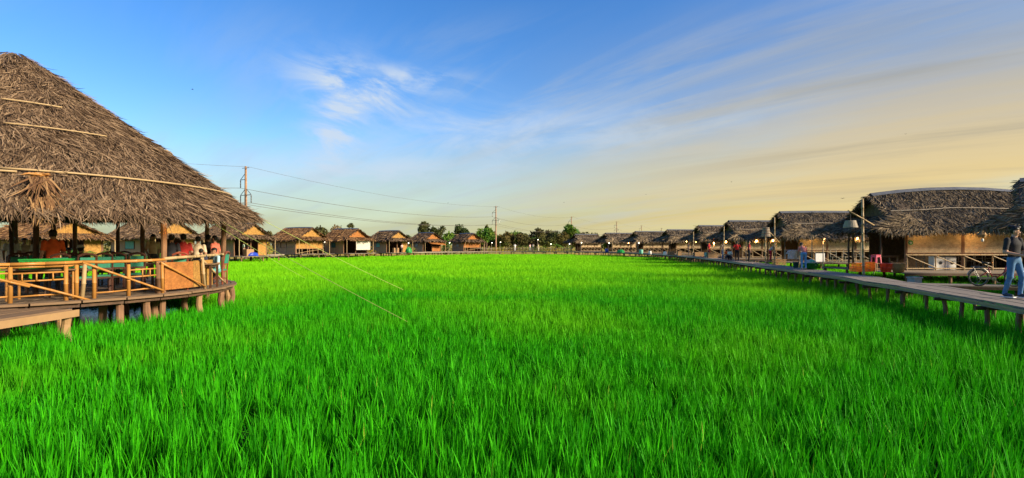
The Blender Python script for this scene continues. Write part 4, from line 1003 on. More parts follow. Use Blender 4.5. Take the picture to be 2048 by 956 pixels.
make_tree('broadleaf_tree', 'dark round tree between the third and fourth left huts', gp(642, 135), 7.0, (2.9, 2.4), 1, nleaf=1500, lsize=0.42, clumps=14)
make_tree('bare_tree', 'pale sparse tree behind the hut with the white cloth', gp(674, 150), 8.3, (1.7, 1.7), 2, 'leaf_pale', 'bark_pale', 420, 0.32, clumps=10)
make_tree('umbrella_tree', 'thin-trunked tree with small mushroom crown', gp(699, 150), 8.4, (1.05, 0.75), 3, 'leaf_dark', 'bark_pale', 420, 0.28, clumps=8)
make_tree('broadleaf_tree', 'left of the twin tall dark trees', gp(850, 175), 9.6, (2.0, 2.5), 4, nleaf=1400, lsize=0.42, clumps=13)
make_tree('broadleaf_tree', 'right, bushier of the twin tall dark trees', gp(876, 175), 9.6, (2.3, 2.6), 5, nleaf=1700, lsize=0.42, clumps=14)
make_tree('broadleaf_tree', 'dark oval tree behind the farthest left hut', gp(923, 175), 8.7, (2.8, 2.2), 6, nleaf=1500, lsize=0.42, clumps=13)
make_tree('broadleaf_tree', 'spired olive tree just left of the middle power pole', gp(968, 150), 7.2, (2.6, 2.5), 7, 'leaf_green', nleaf=1500, lsize=0.4, clumps=13)
make_tree('broadleaf_tree', 'narrow tip tree rising from the olive tree', gp(972, 155), 8.2, (0.8, 1.9), 8, 'leaf_brown', nleaf=500, lsize=0.35, clumps=8)
make_tree('broadleaf_tree', 'yellow-green tree behind the second standing power pole', gp(1143, 215), 10.2, (3.6, 3.4), 9, 'leaf_green', nleaf=1600, lsize=0.55, clumps=13)
make_tree('broadleaf_tree', 'olive tree at the left of the far right hut', gp(1128, 205), 7.0, (3.2, 2.6), 10, 'leaf_brown', nleaf=1300, lsize=0.5, clumps=12)
rgt = np.random.default_rng(77)
protos = [make_tree('far_tree', 'one of the low trees of the distant tree line', gp(1000, 260), 7.2, (3.6, 2.9), 20, 'leaf_brown', nleaf=800, lsize=0.62, clumps=10, group='distant tree line'),
          make_tree('far_tree', 'one of the low trees of the distant tree line', gp(1020, 255), 8.0, (3.0, 3.3), 21, 'leaf_dark', nleaf=800, lsize=0.62, clumps=10, group='distant tree line'),
          make_tree('far_tree', 'one of the low trees of the distant tree line', gp(1045, 265), 6.4, (4.2, 2.8), 22, 'leaf_dark', nleaf=800, lsize=0.62, clumps=11, group='distant tree line'),
          make_tree('far_tree', 'one of the low trees of the distant tree line', gp(1070, 262), 7.6, (2.6, 3.2), 23, 'leaf_green', nleaf=800, lsize=0.62, clumps=10, group='distant tree line')]
for k, px in enumerate(list(range(955, 1165, 7)) + [905, 893, 832, 815, 800, 748, 735, 720, 645, 632, 520, 540, 1180, 1210, 1245] + list(range(120, 250, 22))):
    Y = rgt.uniform(235, 300); s = rgt.uniform(0.85, 1.35); copy_tree(protos[k % 4], gp(px + rgt.normal(0, 3), Y), rgt.uniform(0, 6), scale=(s * rgt.uniform(0.85, 1.2), s, s * rgt.uniform(0.85, 1.15)))
def shrub(label, px, Y, h, w, leaf, seed, n=260, ls=0.16, z=0.0):
    rg = np.random.default_rng(seed); p = gp(px, Y); t = thing('shrub', label, 'shrub', p, 0, 'shrubs among the left huts'); m = MB()
    for k in range(7):
        a = rg.uniform(0, 6.28); m.path([(0, 0, -0.1), (math.cos(a) * w * 0.3, math.sin(a) * w * 0.3, h * 0.6), (math.cos(a) * w * 0.5, math.sin(a) * w * 0.5, h * 0.85)], [0.04, 0.025, 0.01], 5)
    m.build('stems', 'bark', t); d = rg.normal(0, 1, (n, 3)); d /= np.linalg.norm(d, axis=1)[:, None]
    P = d * (rg.random((n, 1)) ** 0.4) * np.array([w, w, h * 0.48]) * (1 + 0.25 * np.sin(d[:, :1] * 7)) + np.array([0, 0, h * 0.55]); V, Q = leaf_cloud(P, ls, rg); tag(np_mesh('foliage', V, Q, leaf, t), kind='stuff')
for i, (px, Y, h, w, lf, lb) in enumerate([
    (205, 60, 2.9, 2.2, 'leaf_yellow', 'yellow shrub left of the teal-shuttered hut'), (150, 62, 2.4, 2.4, 'leaf_yellow', 'yellow shrub behind the capped diner'),
    (532, 80, 2.6, 1.3, 'leaf_yellow', 'yellow shrub at the left end of the patterned-wall hut'), (520, 74, 2.2, 1.2, 'leaf_green', 'green shrub beside the blue tarp'),
    (641, 93, 2.0, 1.6, 'leaf_yellow', 'yellow shrub between the raised mats and the white cloth hut'), (737, 97, 2.0, 1.7, 'leaf_yellow', 'yellow shrub right of the white cloth'),
    (818, 108, 2.3, 1.6, 'leaf_yellow', 'yellow shrub right of the teal-window hut'), (890, 122, 2.2, 1.8, 'leaf_green', 'green shrub between the two farthest left huts'),
    (1000, 140, 2.0, 2.2, 'leaf_yellow', 'golden shrub just right of the middle power pole'), (1028, 148, 3.0, 2.4, 'leaf_brown', 'rusty shrub by the two white figures'),
    (1085, 150, 2.2, 2.6, 'leaf_green', 'green shrub in the far middle'), (1110, 145, 2.0, 3.0, 'leaf_yellow', 'pale golden shrub left of the farthest right hut'), (1052, 152, 2.4, 2.4, 'leaf_green', 'green shrub behind the person in pink'),
    (1135, 140, 2.4, 2.2, 'leaf_green', 'green shrub beside the farthest right hut')]): shrub(lb, px, Y, h, w, lf, 300 + i)
def palm(label, loc, h, fl, nf, seed, group='palms and banana plants behind the pavilion'):
    rg = np.random.default_rng(seed); t = thing('palm', label, 'palm', loc, 0, group)
    MB().path([(0, 0, -0.1), (0.05, 0, h * 0.5), (0, 0.05, h)], [0.14, 0.11, 0.08], 7).build('trunk', 'bark', t)
    for k in range(nf):
        a = 2 * math.pi * k / nf + rg.normal(0, 0.2); e = rg.uniform(0.2, 1.0); V = []; Q = []; m = MB(); spine = []
        for i in range(9):
            s = i / 8; spine.append(Vector((math.cos(a) * fl * s * (1 - 0.2 * e), math.sin(a) * fl * s * (1 - 0.2 * e), h + fl * (e * s - 0.9 * s * s))))
        m.path(spine, [0.025 * (1 - 0.8 * i / 8) for i in range(9)], 4); sd = Vector((-math.sin(a), math.cos(a), 0))
        for i in range(1, 9):
            for q in (0.0, 0.5):
                c = spine[i - 1].lerp(spine[i], q); d = (spine[i] - spine[i - 1]).normalized(); w = fl * 0.3 * math.sin(math.pi * min(0.95, (i - 1 + q) / 8 * 0.85 + 0.1))
                for s in (-1, 1): tip = c + sd * s * w * 0.85 + d * w * 0.5 + Vector((0, 0, -w * 0.35)); e_ = d * 0.05; m.add([c - e_, c + e_, tip], [(0, 1, 2)])
        m.build('frond', 'leaf_green', t)
palm('low palm with spread fronds behind the capped diner', gp(172, 40), 1.6, 2.2, 9, 51); palm('low palm between the leftmost huts', gp(225, 46), 1.4, 1.9, 8, 52)
palm('palm fronds behind the man in the tan shirt', gp(300, 33), 1.5, 1.7, 8, 53); palm('leaning palm in the far middle', gp(1112, 150), 2.2, 2.4, 10, 54)

# ------------------------------------------------------------------ power line
POLES = [(-72, 22), (-39.2, 81), (-4.8, 164), (24.2, 224), (51.6, 271), (77, 327), (102, 375)]
PL = ['power pole beyond the pavilion, off to the left', 'tallest power pole, rising behind the pavilion eave', 'power pole standing in the middle of the view', 'third power pole, by the yellow-green tree', 'power pole over the farthest right huts', 'small power pole above the sixth right hut', 'farthest and smallest power pole above the right huts']
LD = Vector((0.5, 0.866, 0)); AR = Vector((0.866, -0.5, 0))
def power_pole(p, lb):
    t = thing('power_pole', lb, 'pole', (p[0], p[1], 0), 0, 'power poles')
    MB().path([(0, 0, -0.3), (0, 0, 7), (0, 0, 14.0)], [0.24, 0.2, 0.15], 9).build('mast', 'pole_mat', t)
    MB().beam(tuple(AR * -0.8 + Vector((0, 0, 13.75))), tuple(AR * 0.8 + Vector((0, 0, 13.75))), 0.07, 0.07).build('top_arm', 'metal_grey', t)
    for z, sides in ((12.05, (-1,)), (9.75, (-1, 1))):
        for s in sides:
            e = AR * s * 1.25; m = MB(); m.beam((0, 0, z), tuple(e + Vector((0, 0, z))), 0.09, 0.09); m.beam((0, 0, z + 1.0), tuple(e + Vector((0, 0, z + 0.03))), 0.06, 0.06); m.build('cross_arm', 'metal_grey', t)
            MB().path([tuple(e + Vector((0, 0, z - 0.05 - k * 0.19))) for k in range(7)], [0.06, 0.085] * 3 + [0.05], 6).build('insulator', 'metal_grey', t)
for p, lb in zip(POLES, PL): power_pole(p, lb)
for off, z, lb in ((0.75, 13.85, 'uppermost thin wire of the power line'), (-1.25, 10.85, 'middle wire of the power line'), (-1.25, 8.55, 'lowest wire on the left arms of the power line'), (1.25, 8.55, 'lowest wire on the right arms of the power line')):
    pts = []
    for a, b in zip(POLES[:-1], POLES[1:]):
        A = Vector((a[0], a[1], z)) + AR * off; B = Vector((b[0], b[1], z)) + AR * off
        for k in range(14): s = k / 14; pts.append(A.lerp(B, s) - Vector((0, 0, 1.5 * 4 * s * (1 - s))))
    pts.append(B); tag(MB().path(pts, 0.018 if z > 13 else 0.03, 5).build('power_line', 'wire'), lb, 'wire', 'power lines')

# ------------------------------------------------------------------ people
def surfnet(Fv, org, h):
    s = Fv < 0; nx, ny, nz = Fv.shape
    cs = np.zeros((nx - 1, ny - 1, nz - 1), int)
    for dx in (0, 1):
        for dy in (0, 1):
            for dz in (0, 1): cs += s[dx:nx - 1 + dx, dy:ny - 1 + dy, dz:nz - 1 + dz]
    act = (cs > 0) & (cs < 8); ids = -np.ones(act.shape, int); I = np.argwhere(act); ids[act] = np.arange(len(I)); acc = np.zeros((len(I), 3)); cnt = np.zeros(len(I))
    cor = [(a, b, c) for a in (0, 1) for b in (0, 1) for c in (0, 1)]
    for a in cor:
        for ax in range(3):
            if a[ax] == 1: continue
            b = list(a); b[ax] = 1; fa = Fv[I[:, 0] + a[0], I[:, 1] + a[1], I[:, 2] + a[2]]; fb = Fv[I[:, 0] + b[0], I[:, 1] + b[1], I[:, 2] + b[2]]
            k = (fa < 0) != (fb < 0); t = np.where(k, fa / np.where(k, fa - fb, 1), 0); p = np.tile(np.array(a, float), (len(I), 1)); p[:, ax] += t; acc += p * k[:, None]; cnt += k
    V = (I + acc / cnt[:, None]) * h + org; Q = []
    for ax in range(3):
        u, v = [(1, 2), (2, 0), (0, 1)][ax]; sl0 = [slice(None)] * 3; sl1 = [slice(None)] * 3; sl0[ax] = slice(0, -1); sl1[ax] = slice(1, None)
        A = s[tuple(sl0)]; B = s[tuple(sl1)]; E = np.argwhere(A != B); E = E[(E[:, u] > 0) & (E[:, v] > 0) & (E[:, u] < Fv.shape[u] - 1) & (E[:, v] < Fv.shape[v] - 1)]
        def cid(du, dv): q = E.copy(); q[:, u] -= du; q[:, v] -= dv; return ids[q[:, 0], q[:, 1], q[:, 2]]
        q = np.stack([cid(1, 1), cid(0, 1), cid(0, 0), cid(1, 0)], 1); fl = ~A[E[:, 0], E[:, 1], E[:, 2]]; q[fl] = q[fl][:, ::-1]; Q.append(q)
    return V, np.concatenate(Q)
def prim_d(P, pr):
    a, b, ra, rb, sx, sy = pr; a = np.array(a); b = np.array(b); k = np.array([1 / sx, 1 / sy, 1]); pa = (P - a) * k; ba = (b - a) * k; l = ba @ ba
    t = np.clip((pa @ ba) / l, 0, 1) if l > 1e-9 else np.zeros(len(P)); return np.linalg.norm(pa - t[:, None] * ba, axis=1) - (ra + (rb - ra) * t)
SK = {}
def pmat(col, rough=0.85):
    k = 'cloth_%d_%d_%d' % tuple(int(c * 999) for c in col); mat(k, col, tuple(c * 0.75 for c in col), 9, rough, 0.25); return k
SKIN = (0.36, 0.19, 0.12); HAIRC = (0.012, 0.010, 0.009)
def person(label, loc, rz, h=1.68, pose='stand', shirt=(0.5, 0.05, 0.04), pants=(0.03, 0.035, 0.06), shoe=(0.03, 0.03, 0.03), J=None, hair='short', vox=0.026, long_sleeve=False, skin=SKIN, shorts=False, cap=None, female=False, group=None, stripe=None):
    k = h / 1.72; s = -0.0
    j = dict(pel=(0, 0, 0.93), wai=(0, 0, 1.08), che=(0, 0, 1.29), nek=(0, 0.005, 1.46), hed=(0, -0.02, 1.60),
             lh=(0.09, 0, 0.90), lk=(0.10, -0.02, 0.50), la=(0.10, 0.03, 0.09), lt=(0.12, -0.14, 0.045), rh=(-0.09, 0, 0.90), rk=(-0.10, -0.02, 0.50), ra=(-0.10, 0.03, 0.09), rt=(-0.12, -0.14, 0.045),
             ls=(0.185, 0, 1.40), le=(0.24, 0.03, 1.13), lw=(0.25, -0.08, 0.89), rs=(-0.185, 0, 1.40), re=(-0.24, 0.03, 1.13), rw=(-0.25, -0.08, 0.89))
    if pose == 'walk': j.update(lk=(0.10, -0.18, 0.52), la=(0.10, -0.22, 0.10), lt=(0.12, -0.40, 0.05), rk=(-0.10, 0.02, 0.50), ra=(-0.10, 0.26, 0.13), rt=(-0.12, 0.12, 0.045), lw=(0.25, 0.10, 0.90), rw=(-0.25, -0.2, 0.93))
    if pose in ('sit', 'squat'):
        zs = -0.40 if pose == 'sit' else -0.62
        for q in ('pel', 'wai', 'che', 'nek', 'hed', 'lh', 'rh', 'ls', 'rs', 'le', 're', 'lw', 'rw'): x, y, z = j[q]; lean = -0.12 * max(0, z - 0.9) if pose == 'sit' else -0.35 * max(0, z - 0.9); j[q] = (x, y + lean, z + zs)
        kz, kd = (0.52, -0.42) if pose == 'sit' else (0.45, -0.36)
        for q, sx in (('l', 1), ('r', -1)):
            j[q + 'k'] = (sx * 0.14, kd, kz); j[q + 'a'] = (sx * 0.13, kd + (0.03 if pose == 'sit' else 0.26), 0.09); j[q + 't'] = (sx * 0.14, kd - 0.13 + (0 if pose == 'sit' else 0.22), 0.045)
            j[q + 'e'] = (sx * 0.24, -0.10, j[q + 's'][2] - 0.25); j[q + 'w'] = (sx * 0.13, -0.33, j[q + 's'][2] - 0.28)
    if pose == 'bend':
        j.update(pel=(0, 0.05, 0.92), wai=(0, 0.0, 1.05), che=(0, -0.16, 1.20), nek=(0, -0.27, 1.33), hed=(0, -0.37, 1.43), ls=(0.17, -0.2, 1.27), rs=(-0.17, -0.2, 1.27), le=(0.24, -0.22, 1.0), re=(-0.24, -0.22, 1.0), lw=(0.22, -0.32, 0.78), rw=(-0.22, -0.30, 0.78))
    if J: j.update(J)
    w = 0.93 if female else 1.0
    SH, PA, SKN, SO = 0, 1, 2, 3
    pr = []
    def add(a, b, ra, rb, m, sx=1.0, sy=1.0): pr.append(((a, b, ra, rb, sx, sy), m))
    g = lambda n: j[n]; mid = lambda a, b, t: tuple(x + (y - x) * t for x, y in zip(a, b))
    add(g('pel'), g('pel'), 0.118, 0.118, PA, 1.35 * w, 0.95); add(mid(g('pel'), g('wai'), 0.3), g('wai'), 0.112, 0.108, SH, 1.30 * w, 0.92); add(g('wai'), g('che'), 0.108, 0.125, SH, 1.32 * w, 0.92)
    add(g('che'), mid(g('che'), g('nek'), 0.7), 0.125, 0.08, SH, 1.35 * w, 0.9); add(mid(g('che'), g('nek'), 0.75), g('hed'), 0.052, 0.05, SKN)
    hd = np.array(g('hed')); U = (hd - np.array(g('nek'))); U /= np.linalg.norm(U)
    yaw = (J or {}).get('yaw', 0.0); Fw = np.array([math.sin(yaw), -math.cos(yaw), 0.0]); Fw -= U * (Fw @ U); Fw /= np.linalg.norm(Fw); Sd = np.cross(U, Fw)
    Hp = lambda f, u, s_=0.0: tuple(hd + Fw * f + U * u + Sd * s_)
    add(Hp(-0.012, 0.03), Hp(-0.005, 0.01), 0.092, 0.082, SKN, 0.88, 1.03); add(Hp(0.03, -0.05), Hp(0.035, -0.07), 0.052, 0.042, SKN); add(Hp(0.092, 0.0), Hp(0.098, -0.018), 0.012, 0.017, SKN)
    for s_ in (-1, 1): add(Hp(-0.005, 0.01, s_ * 0.082), Hp(-0.005, -0.02, s_ * 0.082), 0.02, 0.015, SKN, 1, 1)
    for q in ('l', 'r'):
        hp, kn, an, to = (g(q + c) for c in 'hkat'); add(hp, kn, 0.088, 0.062, PA); low = SKN if shorts else PA
        add(kn, mid(kn, an, 0.4), 0.058, 0.056, low); add(mid(kn, an, 0.4), an, 0.056 if not shorts else 0.05, 0.045 if not shorts else 0.036, low); add((an[0], an[1], an[2] - 0.035), to, 0.044, 0.036, SO, 1.0, 1)
        shd, el, wr = (g(q + c) for c in 'sew'); add(shd, mid(shd, el, 0.72), 0.062, 0.054, SH); add(mid(shd, el, 0.7), el, 0.045, 0.042, SH if long_sleeve else SKN); add(el, wr, 0.042, 0.028, SH if long_sleeve else SKN)
        d = np.array(wr) - np.array(el); d /= np.linalg.norm(d); add(wr, tuple(np.array(wr) + d * 0.075), 0.027, 0.032, SKN)
    allp = np.array([p[0][i] for p in pr for i in (0, 1)]); lo = allp.min(0) - 0.2; hi = allp.max(0) + 0.2; lo[2] = max(lo[2], -0.1); n = np.ceil((hi - lo) / vox).astype(int) + 1
    ax = [lo[i] + np.arange(n[i]) * vox for i in range(3)]; G = np.stack(np.meshgrid(*ax, indexing='ij'), -1).reshape(-1, 3); D = None; kk = 0.028
    for p, m in pr:
        d = prim_d(G, p)
        if D is None: D = d
        else: hh = np.clip(0.5 + 0.5 * (D - d) / kk, 0, 1); D = D * (1 - hh) + d * hh - kk * hh * (1 - hh)
    D = np.maximum(D, -G[:, 2] + 0.004); V, Q = surfnet(D.reshape(n), lo, vox)
    lab = np.stack([prim_d(V, p) for p, m in pr], 1).argmin(1); ml = np.array([m for p, m in pr])[lab]; fm = ml[Q[:, 0]]
    t = thing('person', label, 'person', loc, rz, group); t.scale = (k, k, k)
    b = MB(); b.v = [tuple(v) for v in V]; b.f = [tuple(q) for q in Q]; b.m = [int(x) for x in fm]
    # fingers: four curled and a thumb leaving the side of the palm
    for q, sg in (('l', 1), ('r', -1)):
        el = Vector(g(q + 'e')); wr = Vector(g(q + 'w')); d = (wr - el).normalized(); front = Vector((0, -1, 0)); front = (front - d * front.dot(d)); front = front.normalized() if front.length > 0.2 else Vector((0, 0, -1)); inn = d.cross(front) * (1 if q == 'l' else -1)
        base = wr + d * 0.085
        for f, ln in enumerate((0.068, 0.078, 0.073, 0.058)):
            o = base + front * (0.026 - f * 0.018); c1 = o + d * ln * 0.55; c2 = c1 + d * ln * 0.35 + inn * ln * 0.25; c3 = c2 + d * ln * 0.1 + inn * ln * 0.35; b.path([o, c1, c2, c3], [0.0095, 0.009, 0.008, 0.006], 5, SKN)
        o = wr + d * 0.03 + front * 0.022; b.path([o, o + front * 0.03 + d * 0.025, o + front * 0.035 + d * 0.055 + inn * 0.015], [0.012, 0.011, 0.008], 5, SKN)
    for s_ in (-1, 1): b.ball(Hp(0.077, 0.012, s_ * 0.032), 0.011, 6, 4)
    b.beam(Hp(0.083, -0.052, -0.022), Hp(0.083, -0.052, 0.022), 0.012, 0.008, 5)
    mats_ = [pmat(shirt), pmat(pants), pmat(skin, 0.55), pmat(shoe, 0.6), 'black_paint', pmat((0.30, 0.10, 0.08), 0.6)]
    b.build('body', mats_, t, True)
    # hair
    hv = min(vox, 0.016); hl = np.array(hd) - 0.30; hn = (np.array([0.6, 0.6, 0.6]) / hv).astype(int); ax = [hl[i] + np.arange(hn[i]) * hv for i in range(3)]; G = np.stack(np.meshgrid(*ax, indexing='ij'), -1).reshape(-1, 3)
    cap_d = prim_d(G, (Hp(-0.018, 0.04), Hp(-0.012, 0.015), 0.102, 0.092, 0.9, 1.02)); rel = G - hd; f = rel @ Fw; u = rel @ U
    cut = np.maximum(f - 0.045, 0.055 - u) if True else 0; face = np.minimum(0.035 - f, 0) ; D = np.maximum(cap_d, np.minimum(-(f - 0.035), 1.0) * -1 * 1.0)
    D = np.maximum(cap_d, np.where(f > 0.0, 0.052 - u + (0.0), -0.065 - u)); noise = 0.006 * np.sin(G[:, 0] * 90) * np.sin(G[:, 2] * 70 + G[:, 1] * 60); D = D + noise
    if hair == 'long': D = np.minimum(D, prim_d(G, (Hp(-0.06, 0.0), Hp(-0.085, -0.22), 0.075, 0.05, 1.1, 0.6)))
    if hair == 'bun': D = np.minimum(D, prim_d(G, (Hp(-0.11, 0.04), Hp(-0.12, 0.03), 0.045, 0.04, 1, 1)))
    if hair == 'quiff': D = np.minimum(D, prim_d(G, (Hp(0.05, 0.11), Hp(-0.09, 0.10), 0.035, 0.05, 1.6, 1.0)))
    V, Q = surfnet(D.reshape(hn), hl, hv); hm = pmat(HAIRC, 0.5); np_mesh('hair', V, Q, hm, t, True)
    if cap:
        D = np.maximum(prim_d(G, (Hp(-0.018, 0.05), Hp(-0.012, 0.03), 0.112, 0.105, 0.92, 1.02)), 0.035 - u); V, Q = surfnet(D.reshape(hn), hl, hv); c = np_mesh('cap', V, Q, pmat(cap, 0.8), t, True)
    if stripe:
        ls, rs, pe = g('rs'), g('lh'), g('che'); 
        sb = MB(); sb.path([(-0.13, 0.02, ls[2] + 0.04), (-0.04, 0.125 + j['che'][1], j['che'][2]), (0.17, 0.10, j['wai'][2] - 0.06)], 0.016, 6); sb.build('bag_strap', pmat(stripe), t)
    return t
# ------------------------------------------------------------------ the people in view
def fc(px, deg=0.0): return -math.atan((px - 1024) / F) + math.radians(deg)       # 0 = facing the camera, +90 = facing the photo's right
def pv(px, Y): return bx(px, Y, DECK + 0.006)
G1 = 'people gathered in the pavilion'; G2 = 'people along the right boardwalk'; G3 = 'people far off by the left huts'
person('person in an orange-red shirt standing behind the green crate', pv(106, 14.6), fc(106, 200), 1.74, 'stand', (0.62, 0.10, 0.02), (0.05, 0.05, 0.06), vox=0.022, group=G1, J=dict(rw=(-0.12, -0.3, 1.1), re=(-0.27, -0.08, 1.12)))
person('person in a white shirt at the far left under the roof', pv(24, 20.5), fc(24, 170), 1.66, 'stand', (0.72, 0.72, 0.70), (0.05, 0.05, 0.07), group=G1)
person('person in a pale top just right of the inner dark post', pv(77, 19.5), fc(77, 150), 1.62, 'stand', (0.68, 0.66, 0.60), (0.10, 0.08, 0.06), group=G1)
person('bald-looking pale person between two white shirts on the left', pv(49, 21.0), fc(49, 20), 1.60, 'stand', (0.55, 0.42, 0.30), (0.06, 0.05, 0.05), group=G1)
person('seated person with a white cap and dark brown shirt', pv(162, 17.4), fc(162, 185), 1.72, 'sit', (0.10, 0.075, 0.045), (0.05, 0.05, 0.05), cap=(0.75, 0.75, 0.73), group=G1)
person('person in a pale shirt far back near the capped diner', pv(135, 21.5), fc(135, 30), 1.6, 'sit', (0.6, 0.45, 0.3), (0.05, 0.05, 0.05), group=G1)
person('person in a tan shirt facing out between two posts', pv(306, 21.4), fc(306, 25), 1.75, 'walk', (0.52, 0.36, 0.20), (0.05, 0.045, 0.04), vox=0.022, group=G1, shorts=True)
person('dark-shirted person left of the one in red', inring(343, 1.2), fc(343, 160), 1.66, 'stand', (0.02, 0.022, 0.03), (0.04, 0.05, 0.045), vox=0.022, group=G1)
person('person in a deep red shirt with back to the rail', inring(367, 1.3), fc(367, 200), 1.68, 'stand', (0.34, 0.022, 0.018), (0.03, 0.03, 0.035), vox=0.022, group=G1)
person('person in a cream shirt with dark lower half', inring(396, 1.2), fc(396, 170), 1.62, 'stand', (0.58, 0.47, 0.33), (0.02, 0.02, 0.025), vox=0.022, group=G1)
person('dark-clad person under the eave near the right posts', inring(416, 2.2), fc(416, 140), 1.70, 'stand', (0.025, 0.022, 0.022), (0.02, 0.02, 0.02), vox=0.024, group=G1)
person('person in a coral shirt close to the right end post', inring(430, 1.2), fc(430, 240), 1.66, 'stand', (0.62, 0.16, 0.10), (0.05, 0.03, 0.03), vox=0.024, group=G1)
person('seated person in a light blue top at the right end', inring(434, 0.55), fc(433, 300), 1.62, 'sit', (0.30, 0.48, 0.58), (0.10, 0.30, 0.28), vox=0.022, group=G1)
person('small dark-haired child beside the one in blue', inring(402, 0.5), fc(402, 180), 1.22, 'stand', (0.03, 0.035, 0.06), (0.03, 0.03, 0.04), vox=0.024, group=G1)
# right side
wk = lambda px, off=0.7: on_walk(px, off)
MAN = person('person in a black shirt and blue jeans walking along the near boardwalk', bx(2028, 14.0, DECK + 0.015), fc(2028, 58), 1.80, 'stand', (0.022, 0.022, 0.026), (0.075, 0.18, 0.36), (0.03, 0.045, 0.07), vox=0.015, hair='quiff', group=G2, skin=(0.52, 0.30, 0.20),
       J=dict(yaw=0.5, lk=(0.11, -0.10, 0.50), la=(0.11, -0.06, 0.09), lt=(0.13, -0.24, 0.045), rk=(-0.10, 0.02, 0.51), ra=(-0.10, 0.14, 0.10), rt=(-0.12, -0.03, 0.045), rs=(-0.20, 0.02, 1.40), re=(-0.27, 0.02, 1.10), rw=(-0.10, -0.27, 1.02), lw=(0.10, -0.30, 1.06), le=(0.26, -0.04, 1.10)))
for o in MAN.children:
    if o.name.startswith('body'):
        s = MB()
        for (x, y) in ((0.12, -0.125), (-0.11, 0.055)): s.box((x, y, 0.012), (0.10, 0.29, 0.022))
        s.build('shoe_sole', 'white_paint', MAN)
ph = MB().box((0, 0, 0), (0.075, 0.012, 0.15)).build('phone_screen_body', 'white_paint'); ph.name = 'phone'
tag(ph, 'small white phone held by the walker in black', 'phone'); ph.location = MAN.location + Matrix.Rotation(MAN.rotation_euler.z, 3, 'Z') @ (Vector((0.0, -0.36, 1.09)) * 1.047); ph.rotation_euler = (-0.9, 0, MAN.rotation_euler.z)
wp = wk(1608, 0.75)
person('person in a salmon top and light blue jeans stooping on the boardwalk', wp, fc(1608, 200), 1.62, 'bend', (0.62, 0.20, 0.16), (0.12, 0.30, 0.58), (0.5, 0.35, 0.28), hair='bun', vox=0.02, female=True, group=G2, stripe=(0.7, 0.6, 0.52))
person('person in a bright red shirt with dark trousers, left of the pair in red', wk(1474, 0.6), fc(1474, 190), 1.62, 'stand', (0.62, 0.025, 0.02), (0.012, 0.012, 0.015), vox=0.028, group=G2, J=dict(le=(0.33, 0.05, 1.18), lw=(0.16, -0.18, 1.05), re=(-0.33, 0.05, 1.18), rw=(-0.16, -0.18, 1.05)))
person('person in a darker red shirt, right of the pair in red', wk(1498, 1.0), fc(1498, 100), 1.68, 'stand', (0.36, 0.03, 0.03), (0.014, 0.014, 0.018), vox=0.028, group=G2)
person('person in a grey-brown top and jeans left of the squatting people', wk(1446, 0.8), fc(1446, 60), 1.62, 'stand', (0.14, 0.11, 0.10), (0.08, 0.14, 0.28), vox=0.028, group=G2)
person('squatting person in an orange shirt on the boardwalk', wk(1453, 0.45), fc(1453, 30), 1.6, 'squat', (0.75, 0.13, 0.02), (0.03, 0.04, 0.10), vox=0.028, group=G2)
person('squatting person in white with dark trousers beside the orange one', wk(1462, 0.5), fc(1462, -40), 1.6, 'squat', (0.62, 0.60, 0.60), (0.02, 0.02, 0.04), vox=0.028, group=G2)
person('person in a plum dress farther along the boardwalk', wk(1418, 1.2), fc(1418, 60), 1.64, 'stand', (0.26, 0.02, 0.07), (0.16, 0.02, 0.05), vox=0.03, hair='long', female=True, group=G2)
person('dark-haired person in black before the fifth right hut', wk(1377, 1.0), fc(1377, 90), 1.66, 'stand', (0.03, 0.03, 0.035), (0.10, 0.08, 0.07), vox=0.032, group=G2)
person('stooping person in blue and white near the laundry', dk(1541, 521.5), fc(1541, 80), 1.58, 'bend', (0.40, 0.45, 0.60), (0.45, 0.03, 0.06), vox=0.03, group=G2)
# far middle and left
person('person in white on the far boardwalk, left of the far group', wk(1030, 0.7), fc(1030, 20), 1.66, 'stand', (0.74, 0.74, 0.72), (0.6, 0.6, 0.58), vox=0.04, group=G3)
person('person in pale pink on the far boardwalk', wk(1060, 0.6), fc(1060, 50), 1.62, 'walk', (0.70, 0.42, 0.42), (0.5, 0.5, 0.52), vox=0.04, group=G3)
person('person in cream beside the pink one on the far boardwalk', wk(1066, 0.9), fc(1066, -30), 1.64, 'stand', (0.66, 0.60, 0.48), (0.3, 0.25, 0.2), vox=0.04, group=G3)
person('person in khaki at the right end of the far group', wk(1077, 0.7), fc(1077, 70), 1.66, 'stand', (0.42, 0.38, 0.20), (0.6, 0.55, 0.4), vox=0.04, group=G3)
person('person in a pale green shirt before the open left hut', bx(487, 67, DECK), fc(487, 120), 1.66, 'stand', (0.36, 0.52, 0.42), (0.5, 0.32, 0.22), vox=0.032, shorts=True, group=G3)
person('dark-clad person next to the pale green shirt', bx(495, 67.6, DECK), fc(495, -60), 1.62, 'stand', (0.06, 0.05, 0.05), (0.04, 0.07, 0.16), vox=0.032, group=G3)
person('person in pale pink by the teal-window hut', bx(804, 97, DECK), fc(804, 40), 1.6, 'stand', (0.6, 0.40, 0.36), (0.03, 0.03, 0.04), vox=0.036, group=G3)

